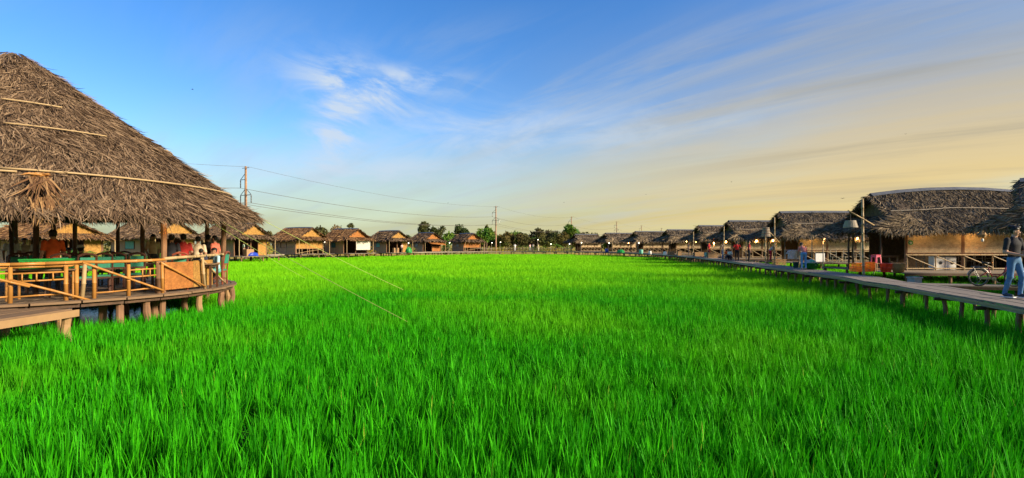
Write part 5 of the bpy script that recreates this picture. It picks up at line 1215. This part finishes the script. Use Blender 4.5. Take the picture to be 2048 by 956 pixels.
# ------------------------------------------------------------------ goods on the right
def basin(label, loc, r, h, mm, cat='basin', group=None):
    t = thing('basin', label, cat, loc, 0, group); MB().lathe([(r * 0.72, 0), (r * 0.98, h), (r * 1.08, h), (r * 1.08, h - 0.03), (r * 0.93, h - 0.02), (r * 0.66, 0.03)], n=20).build('bowl', mm, t, True); return t
b = wk(1622, 1.25); b.z = DECK + 0.02
basin('dark green basin of washing beside the stooping person in salmon', b, 0.42, 0.34, 'green_plastic')
def heap(label, loc, r, h, mm, seed, cat='clothes'):
    rg = np.random.default_rng(seed); m = MB(); V = []; n = 14
    prof = [(1.0, 0), (0.98, 0.3), (0.75, 0.72), (0.4, 0.95), (0.02, 1.0)]
    for q, z in prof:
        for k in range(n): a = 6.283 * k / n; rr = r * q * rg.uniform(0.85, 1.12); V.append((rr * math.cos(a), rr * math.sin(a), h * z + rg.normal(0, h * 0.06)))
    m.add(V, [(i * n + k, i * n + (k + 1) % n, (i + 1) * n + (k + 1) % n, (i + 1) * n + k) for i in range(len(prof) - 1) for k in range(n)]); o = m.build('clothes_heap', mm); o.location = loc; return tag(o, label, cat)
heap('pale heap of washing in the dark green basin', (b.x, b.y, DECK + 0.24), 0.36, 0.3, 'white_cloth', 5); heap('teal cloth lying on the pale washing', (b.x - 0.02, b.y - 0.18, DECK + 0.40), 0.15, 0.14, 'teal_paint', 6)
bucket = thing('bucket', 'teal bucket at the feet of the stooping person in salmon', 'bucket', wk(1592, 1.0)); MB().lathe([(0.13, 0), (0.17, 0.34), (0.18, 0.34), (0.155, 0.3), (0.12, 0.02)], n=14).build('body', 'teal_dark', bucket, True); MB().path([(-0.17, 0, 0.32), (-0.12, 0, 0.46), (0, 0, 0.5), (0.12, 0, 0.46), (0.17, 0, 0.32)], 0.008, 5).build('handle', 'metal_grey', bucket)
P8 = lambda px, Y: bx(px, Y, DECK + 0.01)
crate('plastic_crate', 'big orange slotted crate on the porch at the tall bamboo pole', P8(1720, 27.6), 0.1, 0.78, 0.5, 0.42, 'orange_plastic', 9, 3)
crate('plastic_crate', 'second orange crate half behind the bamboo pole', P8(1737, 28.0), -0.2, 0.4, 0.5, 0.46, 'orange_plastic', 6, 3)
t = thing('laundry_basket', 'round red-orange slotted basket on the nearest hut porch', 'basket', P8(1772, 27.2))
m = MB()
for k in range(18):
    a = 6.283 * k / 18; m.beam((0.18 * math.cos(a), 0.18 * math.sin(a), 0.0), (0.25 * math.cos(a), 0.25 * math.sin(a), 0.42), 0.05, 0.012)
m.build('staves', 'red_plastic', t)
for z, r in ((0.01, 0.18), (0.21, 0.215), (0.42, 0.255)): MB().path([(r * math.cos(6.283 * k / 18), r * math.sin(6.283 * k / 18), z) for k in range(19)], 0.018, 6).build('hoop', 'red_plastic', t)
MB().lathe([(0.001, 0.012), (0.18, 0.012), (0.18, 0.02), (0.001, 0.02)], n=16).build('base', 'red_plastic', t)
t = thing('wicker_basket', 'brown wicker basket right of the red-orange one', 'basket', P8(1797, 27.2)); MB().lathe([(0.22, 0), (0.29, 0.25), (0.31, 0.43), (0.335, 0.45), (0.32, 0.40), (0.27, 0.2), (0.2, 0.03)], n=18).build('bowl', 'basket', t, True)
for s in (-1, 1): MB().path([(s * 0.31, -0.07, 0.43), (s * 0.34, -0.04, 0.52), (s * 0.34, 0.04, 0.52), (s * 0.31, 0.07, 0.43)], 0.015, 6).build('handle', 'basket', t)
def stool(label, loc, mm, h=0.45, w=0.3):
    t = thing('plastic_stool', label, 'stool', loc, 0.3); MB().box((0, 0, h), (w, w, 0.04)).build('seat', mm, t); MB().box((0, 0, h - 0.07), (w * 0.96, w * 0.96, 0.06)).build('apron', mm, t)
    for x in (-1, 1):
        for y in (-1, 1): MB().beam((x * w * 0.5, y * w * 0.5, 0), (x * w * 0.42, y * w * 0.42, h - 0.02), 0.045, 0.045).build('leg', mm, t)
stool('pink plastic stool upended on the pale rack', bx(1752, 28.2, DECK + 0.43), 'pink_plastic', 0.4, 0.3)
t = thing('plant_rack', 'pale wooden rack under the pink stool', 'rack', P8(1752, 28.2), 0.2)
for x in (-0.2, 0.2):
    for y in (-0.15, 0.15): MB().beam((x, y, 0), (x, y, 0.42), 0.04, 0.04).build('leg', 'wood_pale', t)
for z in (0.12, 0.40): MB().box((0, 0, z), (0.44, 0.34, 0.025)).build('shelf', 'wood_pale', t)
# two white panels with round holes, seen through the rail
for px, lb in ((1873, 'white panel with a round black hole behind the nearest rail, left one'), (1896, 'white panel with a round black hole behind the nearest rail, right one')):
    t = thing('white_cabinet', lb, 'cabinet', P8(px, 29.75), 0.0, 'white cabinets'); MB().box((0, 0, 0.37), (0.56, 0.4, 0.72)).build('body', 'white_paint', t)
    MB().path([(0.06, -0.2, 0.38), (0.06, -0.215, 0.38)], 0.085, 16).build('hole', 'black_paint', t); MB().box((0, -0.205, 0.71), (0.57, 0.02, 0.03)).build('trim', 'metal_grey', t)
t = thing('white_cabinet', 'white board leaning under the second hut panels behind the washing', 'cabinet', bx(1640, 44.3, DECK + 0.01), 0.05); MB().box((0, 0, 0.36), (0.75, 0.08, 0.72)).build('body', 'white_paint', t); MB().box((0, -0.045, 0.70), (0.77, 0.02, 0.04)).build('trim', 'metal_grey', t)
t = thing('concrete_bin', 'squat pale concrete block below the nearest hut porch', 'block', bx(1829, 22.9, 0), 0.2); MB().box((0, 0, 0.5), (0.36, 0.34, 1.06), taper=1.08).build('body', 'concrete', t); MB().box((0, 0, 1.05), (0.42, 0.4, 0.05)).build('lid', 'concrete', t)
t = thing('round_sign', 'small round green sign on the nearest hut post', 'sign', bx(1821, 29.0, DECK + 1.48), 0); MB().path([(0, 0, 0), (0, -0.02, 0)], 0.125, 20).build('disc', 'green_plastic', t); MB().box((0, -0.024, 0.01), (0.13, 0.006, 0.03)).build('bar', 'white_paint', t); MB().box((0, -0.024, -0.045), (0.09, 0.006, 0.02)).build('bar', 'white_paint', t); MB().beam((0, 0.0, 0.1), (0, 0.2, 0.12), 0.02, 0.02).build('bracket', 'black_paint', t)
t = thing('bird_house', 'little hanging basket house with a white bird before the nearest panels', 'bird house', bx(1964, 27.8, DECK + 1.85), 0.2); MB().lathe([(0.16, -0.12), (0.22, 0.02), (0.05, 0.24), (0.01, 0.26)], n=10).build('roof', 'basket', t); MB().ball((0.0, -0.02, -0.25), 0.075, 10, sc=(0.9, 0.8, 1.3)).build('hanging_ornament', 'white_paint', t, True); MB().tube((0, 0, 0.25), (0, 0, 0.5), 0.006).build('cord', 'wire', t); MB().tube((0, 0, -0.16), (0, 0, -0.12), 0.006).build('hook', 'wire', t)
# poles with wicker cages
def tall_pole(label, base, top, r=0.045, name='bamboo_pole', mm='bamboo_pale'):
    o = MB().bamboo(base, top, r, 8, 0.4, bend=0.03).build(name, mm, None, True); return tag(o, label, 'pole', 'bamboo poles by the right huts')
tall_pole('tall bamboo pole at the left corner of the nearest hut', (17.05, 26.6, -0.2), bx(1725, 26.6, 4.62), 0.06)
q = bx(1697, 26.4, 4.2); tall_pole('slanting bamboo pole carrying the slatted cage', bx(1748, 26.5, 3.35), bx(1696, 26.3, 4.05), 0.035)
def cage(label, loc, r, h, group='wicker cages on the bamboo poles'):
    t = thing('wicker_cage', label, 'cage', loc, 0, group); n = 16
    m = MB()
    for k in range(n):
        a = 6.283 * k / n; m.beam((r * math.cos(a), r * math.sin(a), 0), (r * 0.72 * math.cos(a), r * 0.72 * math.sin(a), h), 0.03, 0.012)
    m.build('staves', 'wood_log', t)
    for i in range(6):
        z = h * i / 5; rr = r * (1 - 0.28 * i / 5) + 0.012; MB().lathe([(rr, z - 0.03), (rr + 0.008, z), (rr, z + 0.03)], n=18, cap=False).build('hoop', 'bamboo_grey', t)
    MB().lathe([(r * 0.72, h), (0.01, h + 0.05)], n=16).build('top', 'basket', t); MB().tube((0, 0, h + 0.03), (0, 0, h + 0.35), 0.008).build('cord', 'wire', t)
cage('slatted wicker cage hanging from the slanting pole by the nearest hut', bx(1701, 26.3, CAMZ + 0.86), 0.30, 0.28)
cage('cone-shaped wicker cage on a pole by the third right hut', bx(1532, 38.0, CAMZ + 0.62), 0.28, 0.55)
tall_pole('bamboo pole standing under the cone-shaped cage', bx(1533, 38, -0.2), bx(1531, 38, CAMZ + 0.75), 0.05); tall_pole('short slanted bamboo beside the cone-shaped cage', bx(1558, 39, CAMZ + 0.2), bx(1530, 38, CAMZ + 1.15), 0.03)
tall_pole('thin tall bamboo before the second right hut', bx(1549, 38.5, -0.2), bx(1549, 38.5, CAMZ + 1.95), 0.045); tall_pole('thin tall bamboo before the fourth right hut', bx(1448, 52, -0.2), bx(1448, 52, CAMZ + 1.75), 0.05)
tall_pole('thin tall bamboo before the fifth right hut', bx(1387, 66, -0.2), bx(1387, 66, CAMZ + 1.6), 0.055); tall_pole('thin tall bamboo before the seventh right hut', bx(1224, 100, -0.2), bx(1224, 100, CAMZ + 1.4), 0.06)
# clothes rack with two shirts
t = thing('clothes_rack', 'low bamboo clothes rack before the second right hut', 'rack', bx(1585, 38.5, DECK - 0.2), 0.1)
for x in (-0.55, 0.55):
    for s in (-1, 1): MB().bamboo((x, s * 0.25, -0.9), (x, 0, 1.2), 0.025).build('leg', 'bamboo_grey', t)
MB().bamboo((-0.6, 0, 1.19), (0.6, 0, 1.19), 0.025).build('bar', 'bamboo_grey', t)
def hung_shirt(label, loc, rz, mm, w=0.5, h=0.62):
    V = [(-w * 0.2, 0, 0), (-w * 0.5, 0, -0.06), (-w * 0.78, 0.02, -h * 0.38), (-w * 0.6, 0.03, -h * 0.46), (-w * 0.46, 0, -h * 0.30), (-w * 0.46, 0.04, -h), (0, -0.05, -h * 1.02), (w * 0.46, 0.04, -h), (w * 0.46, 0, -h * 0.30), (w * 0.6, 0.03, -h * 0.46), (w * 0.78, 0.02, -h * 0.38), (w * 0.5, 0, -0.06), (w * 0.2, 0, 0), (0, -0.03, -0.04)]
    n = len(V); m = MB(); m.add(V + [(x, y + 0.05, z) for x, y, z in V], [tuple(range(n)), tuple(range(2 * n - 1, n - 1, -1))] + [(i, i + n, (i + 1) % n + n, (i + 1) % n) for i in range(n)]); o = m.build('hung_shirt', mm); o.location = loc; o.rotation_euler = (0, 0, rz); return tag(o, label, 'shirt', 'shirts on the clothes rack')
hung_shirt('pale blue striped shirt on the low rack', bx(1583, 38.42, DECK + 1.0), 0.1, pmat((0.52, 0.58, 0.66))); hung_shirt('white shirt on the right end of the low rack', bx(1594, 38.5, DECK + 0.99), 0.2, 'white_cloth')
crate('plastic_crate', 'tan slatted box on the deck right of the low cage pole', bx(1558, 37.5, DECK), 0.1, 0.75, 0.45, 0.36, 'basket', 8, 3)
# bamboo chairs under the second hut and tables in the nearest hut
def bamboo_chair(label, loc, rz, mm='bamboo_grey', group='bamboo chairs under the right huts'):
    t = thing('bamboo_chair', label, 'chair', loc, rz, group)
    for x in (-0.22, 0.22):
        MB().bamboo((x, -0.22, 0), (x, -0.22, 0.42), 0.024).build('leg', mm, t); MB().bamboo((x, 0.22, 0), (x * 0.95, 0.28, 0.98), 0.024).build('leg', mm, t); MB().bamboo((x, -0.22, 0.2), (x, 0.22, 0.2), 0.016).build('stretcher', mm, t)
    for k in range(5): MB().box((-0.19 + k * 0.095, 0, 0.43), (0.075, 0.46, 0.025)).build('seat_slat', mm, t)
    for z in (0.6, 0.78, 0.96): MB().bamboo((-0.22, 0.23 + (z - 0.42) * 0.09, z), (0.22, 0.23 + (z - 0.42) * 0.09, z), 0.018).build('back_bar', mm, t)
    return t
bamboo_chair('bamboo chair on the second hut deck, left of two', bx(1669, 42.5, DECK), fc(1669, 20)); bamboo_chair('bamboo chair on the second hut deck, right of two', bx(1688, 42.6, DECK), fc(1688, -30)); bamboo_chair('bamboo chair by the rail of the second hut', bx(1715, 43.5, DECK), fc(1715, 170))
k = 0
for px, Y, lb in ((1846, 31.2, 'chair inside the nearest hut, left of the white panels'), (1921, 31.0, 'chair inside the nearest hut, right of the white panels'), (1937, 31.6, 'second chair right of the white panels'), (1962, 31.0, 'chair inside the nearest hut behind the bicycle'), (1981, 31.3, 'last chair inside the nearest hut before the walker')): bamboo_chair(lb, bx(px, Y, DECK), fc(px, 150 + 25 * (k % 3))); k += 1
t = table('low table in the open bay of the nearest hut', bx(1768, 30.4, DECK), 0.1, 1.3, 0.7); t['group'] = 'tables in the right huts'; t['category'] = 'table'
t = table('table inside the nearest hut behind the rail', bx(1905, 32, DECK), 0.1, 1.4, 0.7); t['group'] = 'tables in the right huts'
# drums, boxes along the far right huts
for px, Y, lb, mm in ((1213, 104, 'blue drum beside the farthest right huts', 'blue_plastic'), (1282, 84, 'pale blue drum before the sixth hut', 'teal_paint'), (1300, 79, 'white pail on the boardwalk edge', 'white_paint'), (1330, 72, 'pale bucket before the fifth hut', 'white_paint'), (1413, 64, 'mint pail by the person in plum', 'teal_paint')):
    t = thing('drum', lb, 'drum', bx(px, Y, DECK), 0, 'drums and pails along the right row'); r = 0.3 if 'drum' in lb else 0.22; MB().lathe([(r * 0.9, 0), (r, r * 0.3), (r * 1.04, r), (r, r * 1.7), (r * 0.92, r * 2.1)], n=14).build('body', mm, t, True); MB().lathe([(r * 0.95, r * 2.1), (r * 0.95, r * 2.2), (0.02, r * 2.24)], n=14).build('lid', mm, t)
o = heap('green tarp heaped on the boardwalk before the seventh hut', bx(1241, 96, DECK), 0.7, 0.55, 'green_plastic', 12, 'tarp'); o.name = 'tarp'
o = heap('blue tarp heap in front of the open left hut', bx(503, 67.5, DECK), 0.75, 0.5, 'blue_plastic', 13, 'tarp'); o.name = 'tarp'
o = heap('bright green tarp bundle by the teal-window hut', bx(817, 98, DECK), 0.6, 1.0, 'green_plastic', 14, 'tarp'); o.name = 'tarp'
for px, Y, lb, w, h in ((1342, 73, 'yellowish wooden box before the fifth hut', 0.8, 0.5), (1358, 71, 'brown wooden box before the fifth hut', 0.5, 0.55), (1397, 66, 'long wooden box by the fourth hut', 1.1, 0.5), (1424, 58, 'pale wooden box behind the person in plum', 1.0, 0.6)):
    t = thing('wooden_box', lb, 'box', bx(px, Y, DECK), 0.1, 'boxes along the right row')
    for k in range(4): MB().box((0, -0.22, h * (k + 0.5) / 4), (w, 0.03, h / 4 - 0.02)).build('board', 'wood_pale', t)
    MB().box((0, 0, h / 2 - 0.01), (w - 0.04, 0.40, h - 0.02)).build('body', 'wood_plank', t)

# ------------------------------------------------------------------ side walk and bicycle
def sidewalk():
    root = thing('side_boardwalk', None, None); tag(root, kind='structure')
    a = Vector((14.6, 20.6, DECK - 0.14)); b = Vector((24.0, 17.6, DECK - 0.14)); d = (b - a).normalized(); nn = Vector((-d.y, d.x, 0))
    for k in range(5):
        o = nn * (k * 0.22); MB().beam(a + o, b + o, 0.2, 0.04).build('plank', 'deck_grey', root)
    for o in (-0.1, 0.95): MB().beam(a + nn * o - Vector((0, 0, 0.07)), b + nn * o - Vector((0, 0, 0.07)), 0.05, 0.1).build('stringer', 'wood_dark', root)
    for s in np.linspace(0.3, 9.3, 6):
        for o in (0.0, 0.85): p = a + d * s + nn * o; MB().log((p.x, p.y, -0.2), (p.x, p.y, DECK - 0.2), 0.075, 0.07, 7).build('post', 'wood_log', root)
sidewalk()
def bicycle(loc, rz):
    t = thing('bicycle', 'red step-through bicycle parked on the side planks behind the walker', 'bicycle', loc, rz); R = 0.315
    for x, nm in ((0, 'rear'), (1.05, 'front')):
        c = Vector((x, 0, R)); w = MB().path([c + Vector(((R - 0.02) * math.cos(6.2832 * k / 28), 0, (R - 0.02) * math.sin(6.2832 * k / 28))) for k in range(29)], 0.021, 7, cap=False).build('wheel', 'rubber', t, True)
        MB().path([c + Vector(((R - 0.05) * math.cos(6.2832 * k / 28), 0, (R - 0.05) * math.sin(6.2832 * k / 28))) for k in range(29)], 0.013, 6, cap=False).build('rim', 'metal_grey', w, True)
        m = MB()
        for k in range(14): a = 6.2832 * k / 14; m.tube(c + Vector((0, 0.02 * (-1) ** k, 0)), c + Vector(((R - 0.05) * math.cos(a), 0, (R - 0.05) * math.sin(a))), 0.0025, n=4)
        m.path([c + Vector((0, -0.045, 0)), c + Vector((0, 0.045, 0))], 0.024, 8); m.build('spokes', 'metal_grey', w)
        MB().path([c + Vector(((R + 0.025) * math.cos(a), 0, (R + 0.025) * math.sin(a))) for a in np.linspace(0.5, 2.9, 10)], 0.018, 6).build('mudguard', 'metal_grey', t)
    bb = Vector((0.42, 0, 0.28)); st = Vector((0.28, 0, 0.68)); hd = Vector((0.86, 0, 0.82)); fk = Vector((0.90, 0, 0.66))
    m = MB(); m.path([hd, Vector((0.74, 0, 0.50)), Vector((0.56, 0, 0.33)), bb], 0.022, 7); m.path([fk, Vector((0.66, 0, 0.42)), Vector((0.40, 0, 0.42))], 0.018, 7); m.tube(bb, st, 0.018); m.tube(hd, fk, 0.024)
    for y in (-0.05, 0.05): m.tube(bb, (0, y, R), 0.012); m.tube((0.32, 0, 0.56), (0, y, R), 0.010)
    m.build('frame', 'bike_red', t, True)
    f = MB()
    for y in (-0.05, 0.05): f.path([fk + Vector((0, y * 0.6, 0)), (0.99, y, 0.45), (1.05, y, R)], 0.012, 6)
    f.build('fork', 'bike_red', t, True)
    s = MB(); s.tube(st - Vector((0, 0, 0.03)), st + Vector((-0.03, 0, 0.12)), 0.013); s.build('seat_post', 'metal_grey', t)
    MB().add([(0.37, 0, 0.84), (0.30, 0.04, 0.845), (0.18, 0.10, 0.86), (0.10, 0.07, 0.87), (0.10, -0.07, 0.87), (0.18, -0.10, 0.86), (0.30, -0.04, 0.845), (0.36, 0, 0.80), (0.18, 0.07, 0.79), (0.11, 0, 0.79), (0.18, -0.07, 0.79)], [(0, 1, 2, 3, 4, 5, 6), (0, 7, 8, 2, 1), (2, 8, 9, 3), (3, 9, 4), (4, 9, 10, 5), (5, 10, 7, 0, 6), (7, 10, 9, 8)]).build('saddle', 'black_paint', t, True)
    MB().path([(0.78, -0.26, 0.98), (0.86, -0.22, 1.02), (0.90, -0.08, 1.0), (0.84, 0, 0.98), (0.90, 0.08, 1.0), (0.86, 0.22, 1.02), (0.78, 0.26, 0.98)], 0.012, 6).build('handlebar', 'metal_grey', t, True); MB().tube(hd, (0.84, 0, 0.98), 0.013).build('stem', 'metal_grey', t)
    MB().box((0.22, -0.06, 0.30), (0.46, 0.02, 0.085)).build('chain_guard', 'metal_grey', t)
    c = MB(); c.path([bb + Vector((0, -0.09, 0)), bb + Vector((0, -0.06, 0))], 0.07, 12); c.beam(bb + Vector((0, -0.1, 0)), bb + Vector((0.1, -0.1, -0.13)), 0.015, 0.025); c.box(bb + Vector((0.1, -0.15, -0.14)), (0.09, 0.08, 0.02)); c.build('crank', 'metal_grey', t)
    m = MB()
    for y in (-0.06, 0.0, 0.06): m.tube((-0.22, y, 0.70), (0.18, y, 0.70), 0.007, n=5)
    for x in (-0.2, 0.0, 0.16): m.tube((x, -0.06, 0.70), (x, 0.06, 0.70), 0.007, n=5)
    for y in (-0.06, 0.06): m.tube((-0.18, y, 0.70), (0, y * 0.8, R), 0.006, n=5)
    m.build('carrier', 'metal_grey', t); MB().tube((0.1, 0.04, 0.26), (-0.02, 0.18, 0.0), 0.01, n=6).build('kickstand', 'metal_grey', t)
bicycle((bx(1957, 19.55, 0).x, 19.55, DECK - 0.115), -0.30)

# ------------------------------------------------------------------ lamps
LN = ['first', 'second', 'third', 'fourth', 'fifth', 'sixth']
for hut, nm, pts, e in ((R8, 'the nearest right hut', [(-0.2, -0.98, 2.16), (0.42, -0.95, 2.02), (0.8, -0.7, 2.02), (3.35, -0.72, 2.04), (3.6, -0.66, 1.92)], 5.0), (R7, 'the second right hut', [(0.9, -0.7, 1.95), (1.3, -0.72, 1.95)], 7.0)):
    for i, p in enumerate(pts): lamp('%s glowing bulb from the left under the eave of %s' % (LN[i], nm), wpt(hut, p), 'bulb_warm', 0.06, 0.2, e if i != 1 else 0)
for i, (px, py, Y) in enumerate(((1648, 478, 36.6), (1715, 477, 36.5))): lamp('%s bulb under the thatch awning of the second right hut' % ('left', 'right')[i], bx(px, Y, CAMZ + (490 - py) / F * Y), 'bulb_warm', 0.07, 0.18, 9.0)
for i, (px, py, Y, lb) in enumerate(((1510, 470, 56.5, 'bulb high under the eave of the third right hut'), (1513, 482, 48, 'left bulb under the awning of the third right hut'), (1546, 481, 48, 'right bulb under the awning of the third right hut'), (1428, 486, 60, 'left bulb before the fourth right hut'), (1452, 483, 60, 'right bulb before the fourth right hut'),
      (1373, 483, 85.5, 'left bulb on the panels of the fifth right hut'), (1392, 484, 85.5, 'right bulb on the panels of the fifth right hut'), (1257, 486, 100, 'bulb before the panels of the seventh right hut'))):
    lamp(lb, bx(px, Y, CAMZ + (490 - py) / F * Y), 'bulb_warm', 0.09, 0.3, 16.0 if Y < 70 else 0)
def lamp_post(px, py, Y, lb):
    z = CAMZ + (490 - py) / F * Y; t = thing('lamp_post', lb, 'lamp', bx(px, Y, 0), 0, 'white globe lamps round the paddy'); MB().bamboo((0, 0, -0.1), (0, 0, z + 0.1), 0.035, 6).build('pole', 'bamboo_grey', t); MB().ball((0.12, 0, z), 0.09, 10).build('globe', 'bulb_white', t, True); MB().tube((0, 0, z + 0.12), (0.12, 0, z + 0.12), 0.015).build('bracket', 'wire', t)
for px, py, Y, lb in ((983, 485.5, 121, 'white globe lamp right of the farthest left hut'), (898, 485.5, 112, 'white globe lamp between the two farthest left huts'), (816, 486, 106, 'white globe lamp by the bright green bundle'), (648, 484, 90, 'white globe lamp left of the white cloth hut'), (1000, 484.5, 122, 'white globe lamp just right of the middle power pole'),
      (1101, 488, 120, 'white globe lamp in the far middle'), (1138, 488, 116, 'white globe lamp beside the farthest right hut'), (1162, 485.5, 112, 'white globe lamp before the farthest right hut'), (1217, 486, 102, 'white globe lamp before the seventh right hut'), (1276, 486, 90, 'white globe lamp before the sixth right hut'), (1075, 479.5, 130, 'high white globe lamp over the far boardwalk')): lamp_post(px, py, Y, lb)
lamp('glowing bulb under the pavilion eave', bx(352, 15.4, CAMZ + 58 / F * 15.4), 'bulb_warm', 0.055, 0.15, 10.0)
# dark rail fence beyond the far boardwalk
def far_fence():
    t = thing('bamboo_fence', 'low bamboo fence along the far end of the paddy', 'fence', (0, 0, 0))
    P = [on_walk(px, 1.5) for px in range(955, 1150, 6)]; P = [p for p in P if p]
    for a, b in zip(P[:-1], P[1:]):
        MB().tube((a.x, a.y, DECK), (a.x, a.y, DECK + 0.75), 0.05, n=6).build('post', 'wood_dark', t); MB().tube((a.x, a.y, DECK + 0.65), (b.x, b.y, DECK + 0.65), 0.04, n=6).build('rail', 'bamboo_grey', t)
far_fence()
# ------------------------------------------------------------------ birds
def bird(label, px, py, Y, span, rz, flap):
    t = thing('bird', label, 'bird', bx(px, Y, CAMZ + (490 - py) / F * Y), rz, 'birds over the paddy'); MB().path([(-0.5 * span, 0, 0), (-0.2 * span, 0, 0.01), (0.1 * span, 0, 0), (0.28 * span, 0, 0.01), (0.36 * span, 0, 0)], [0.004, 0.05 * span, 0.08 * span, 0.05 * span, 0.005], 6).build('body', 'bird_black', t, True)
    for s in (-1, 1): MB().sheet([(0.13 * span, s * 0.04 * span, 0), (0.10 * span, s * 0.28 * span, flap * span), (-0.08 * span, s * 0.62 * span, flap * 0.6 * span), (-0.10 * span, s * 0.04 * span, 0)], 0.012).build('wing', 'bird_black', t)
for i, (px, py, Y, sp, rz, fl, lb) in enumerate(((385, 179, 60, 0.34, 0.6, 0.2, 'bird high in the blue left sky'), (1811, 268, 90, 0.32, 1.2, 0.15, 'bird high over the right huts'), (1463, 364, 90, 0.30, 0.3, 0.2, 'bird above the third right hut'), (1292, 389, 110, 0.34, 0.8, 0.1, 'bird over the sixth right hut'), (1685, 397, 60, 0.38, 1.4, 0.18, 'gull-like bird just left of the nearest roof'), (896, 406, 110, 0.34, 0.9, 0.2, 'bird near the wires left of the middle pole'), (1128, 405, 120, 0.32, 0.4, 0.2, 'bird above the third power pole'))): bird(lb, px, py, Y, sp, rz, fl)
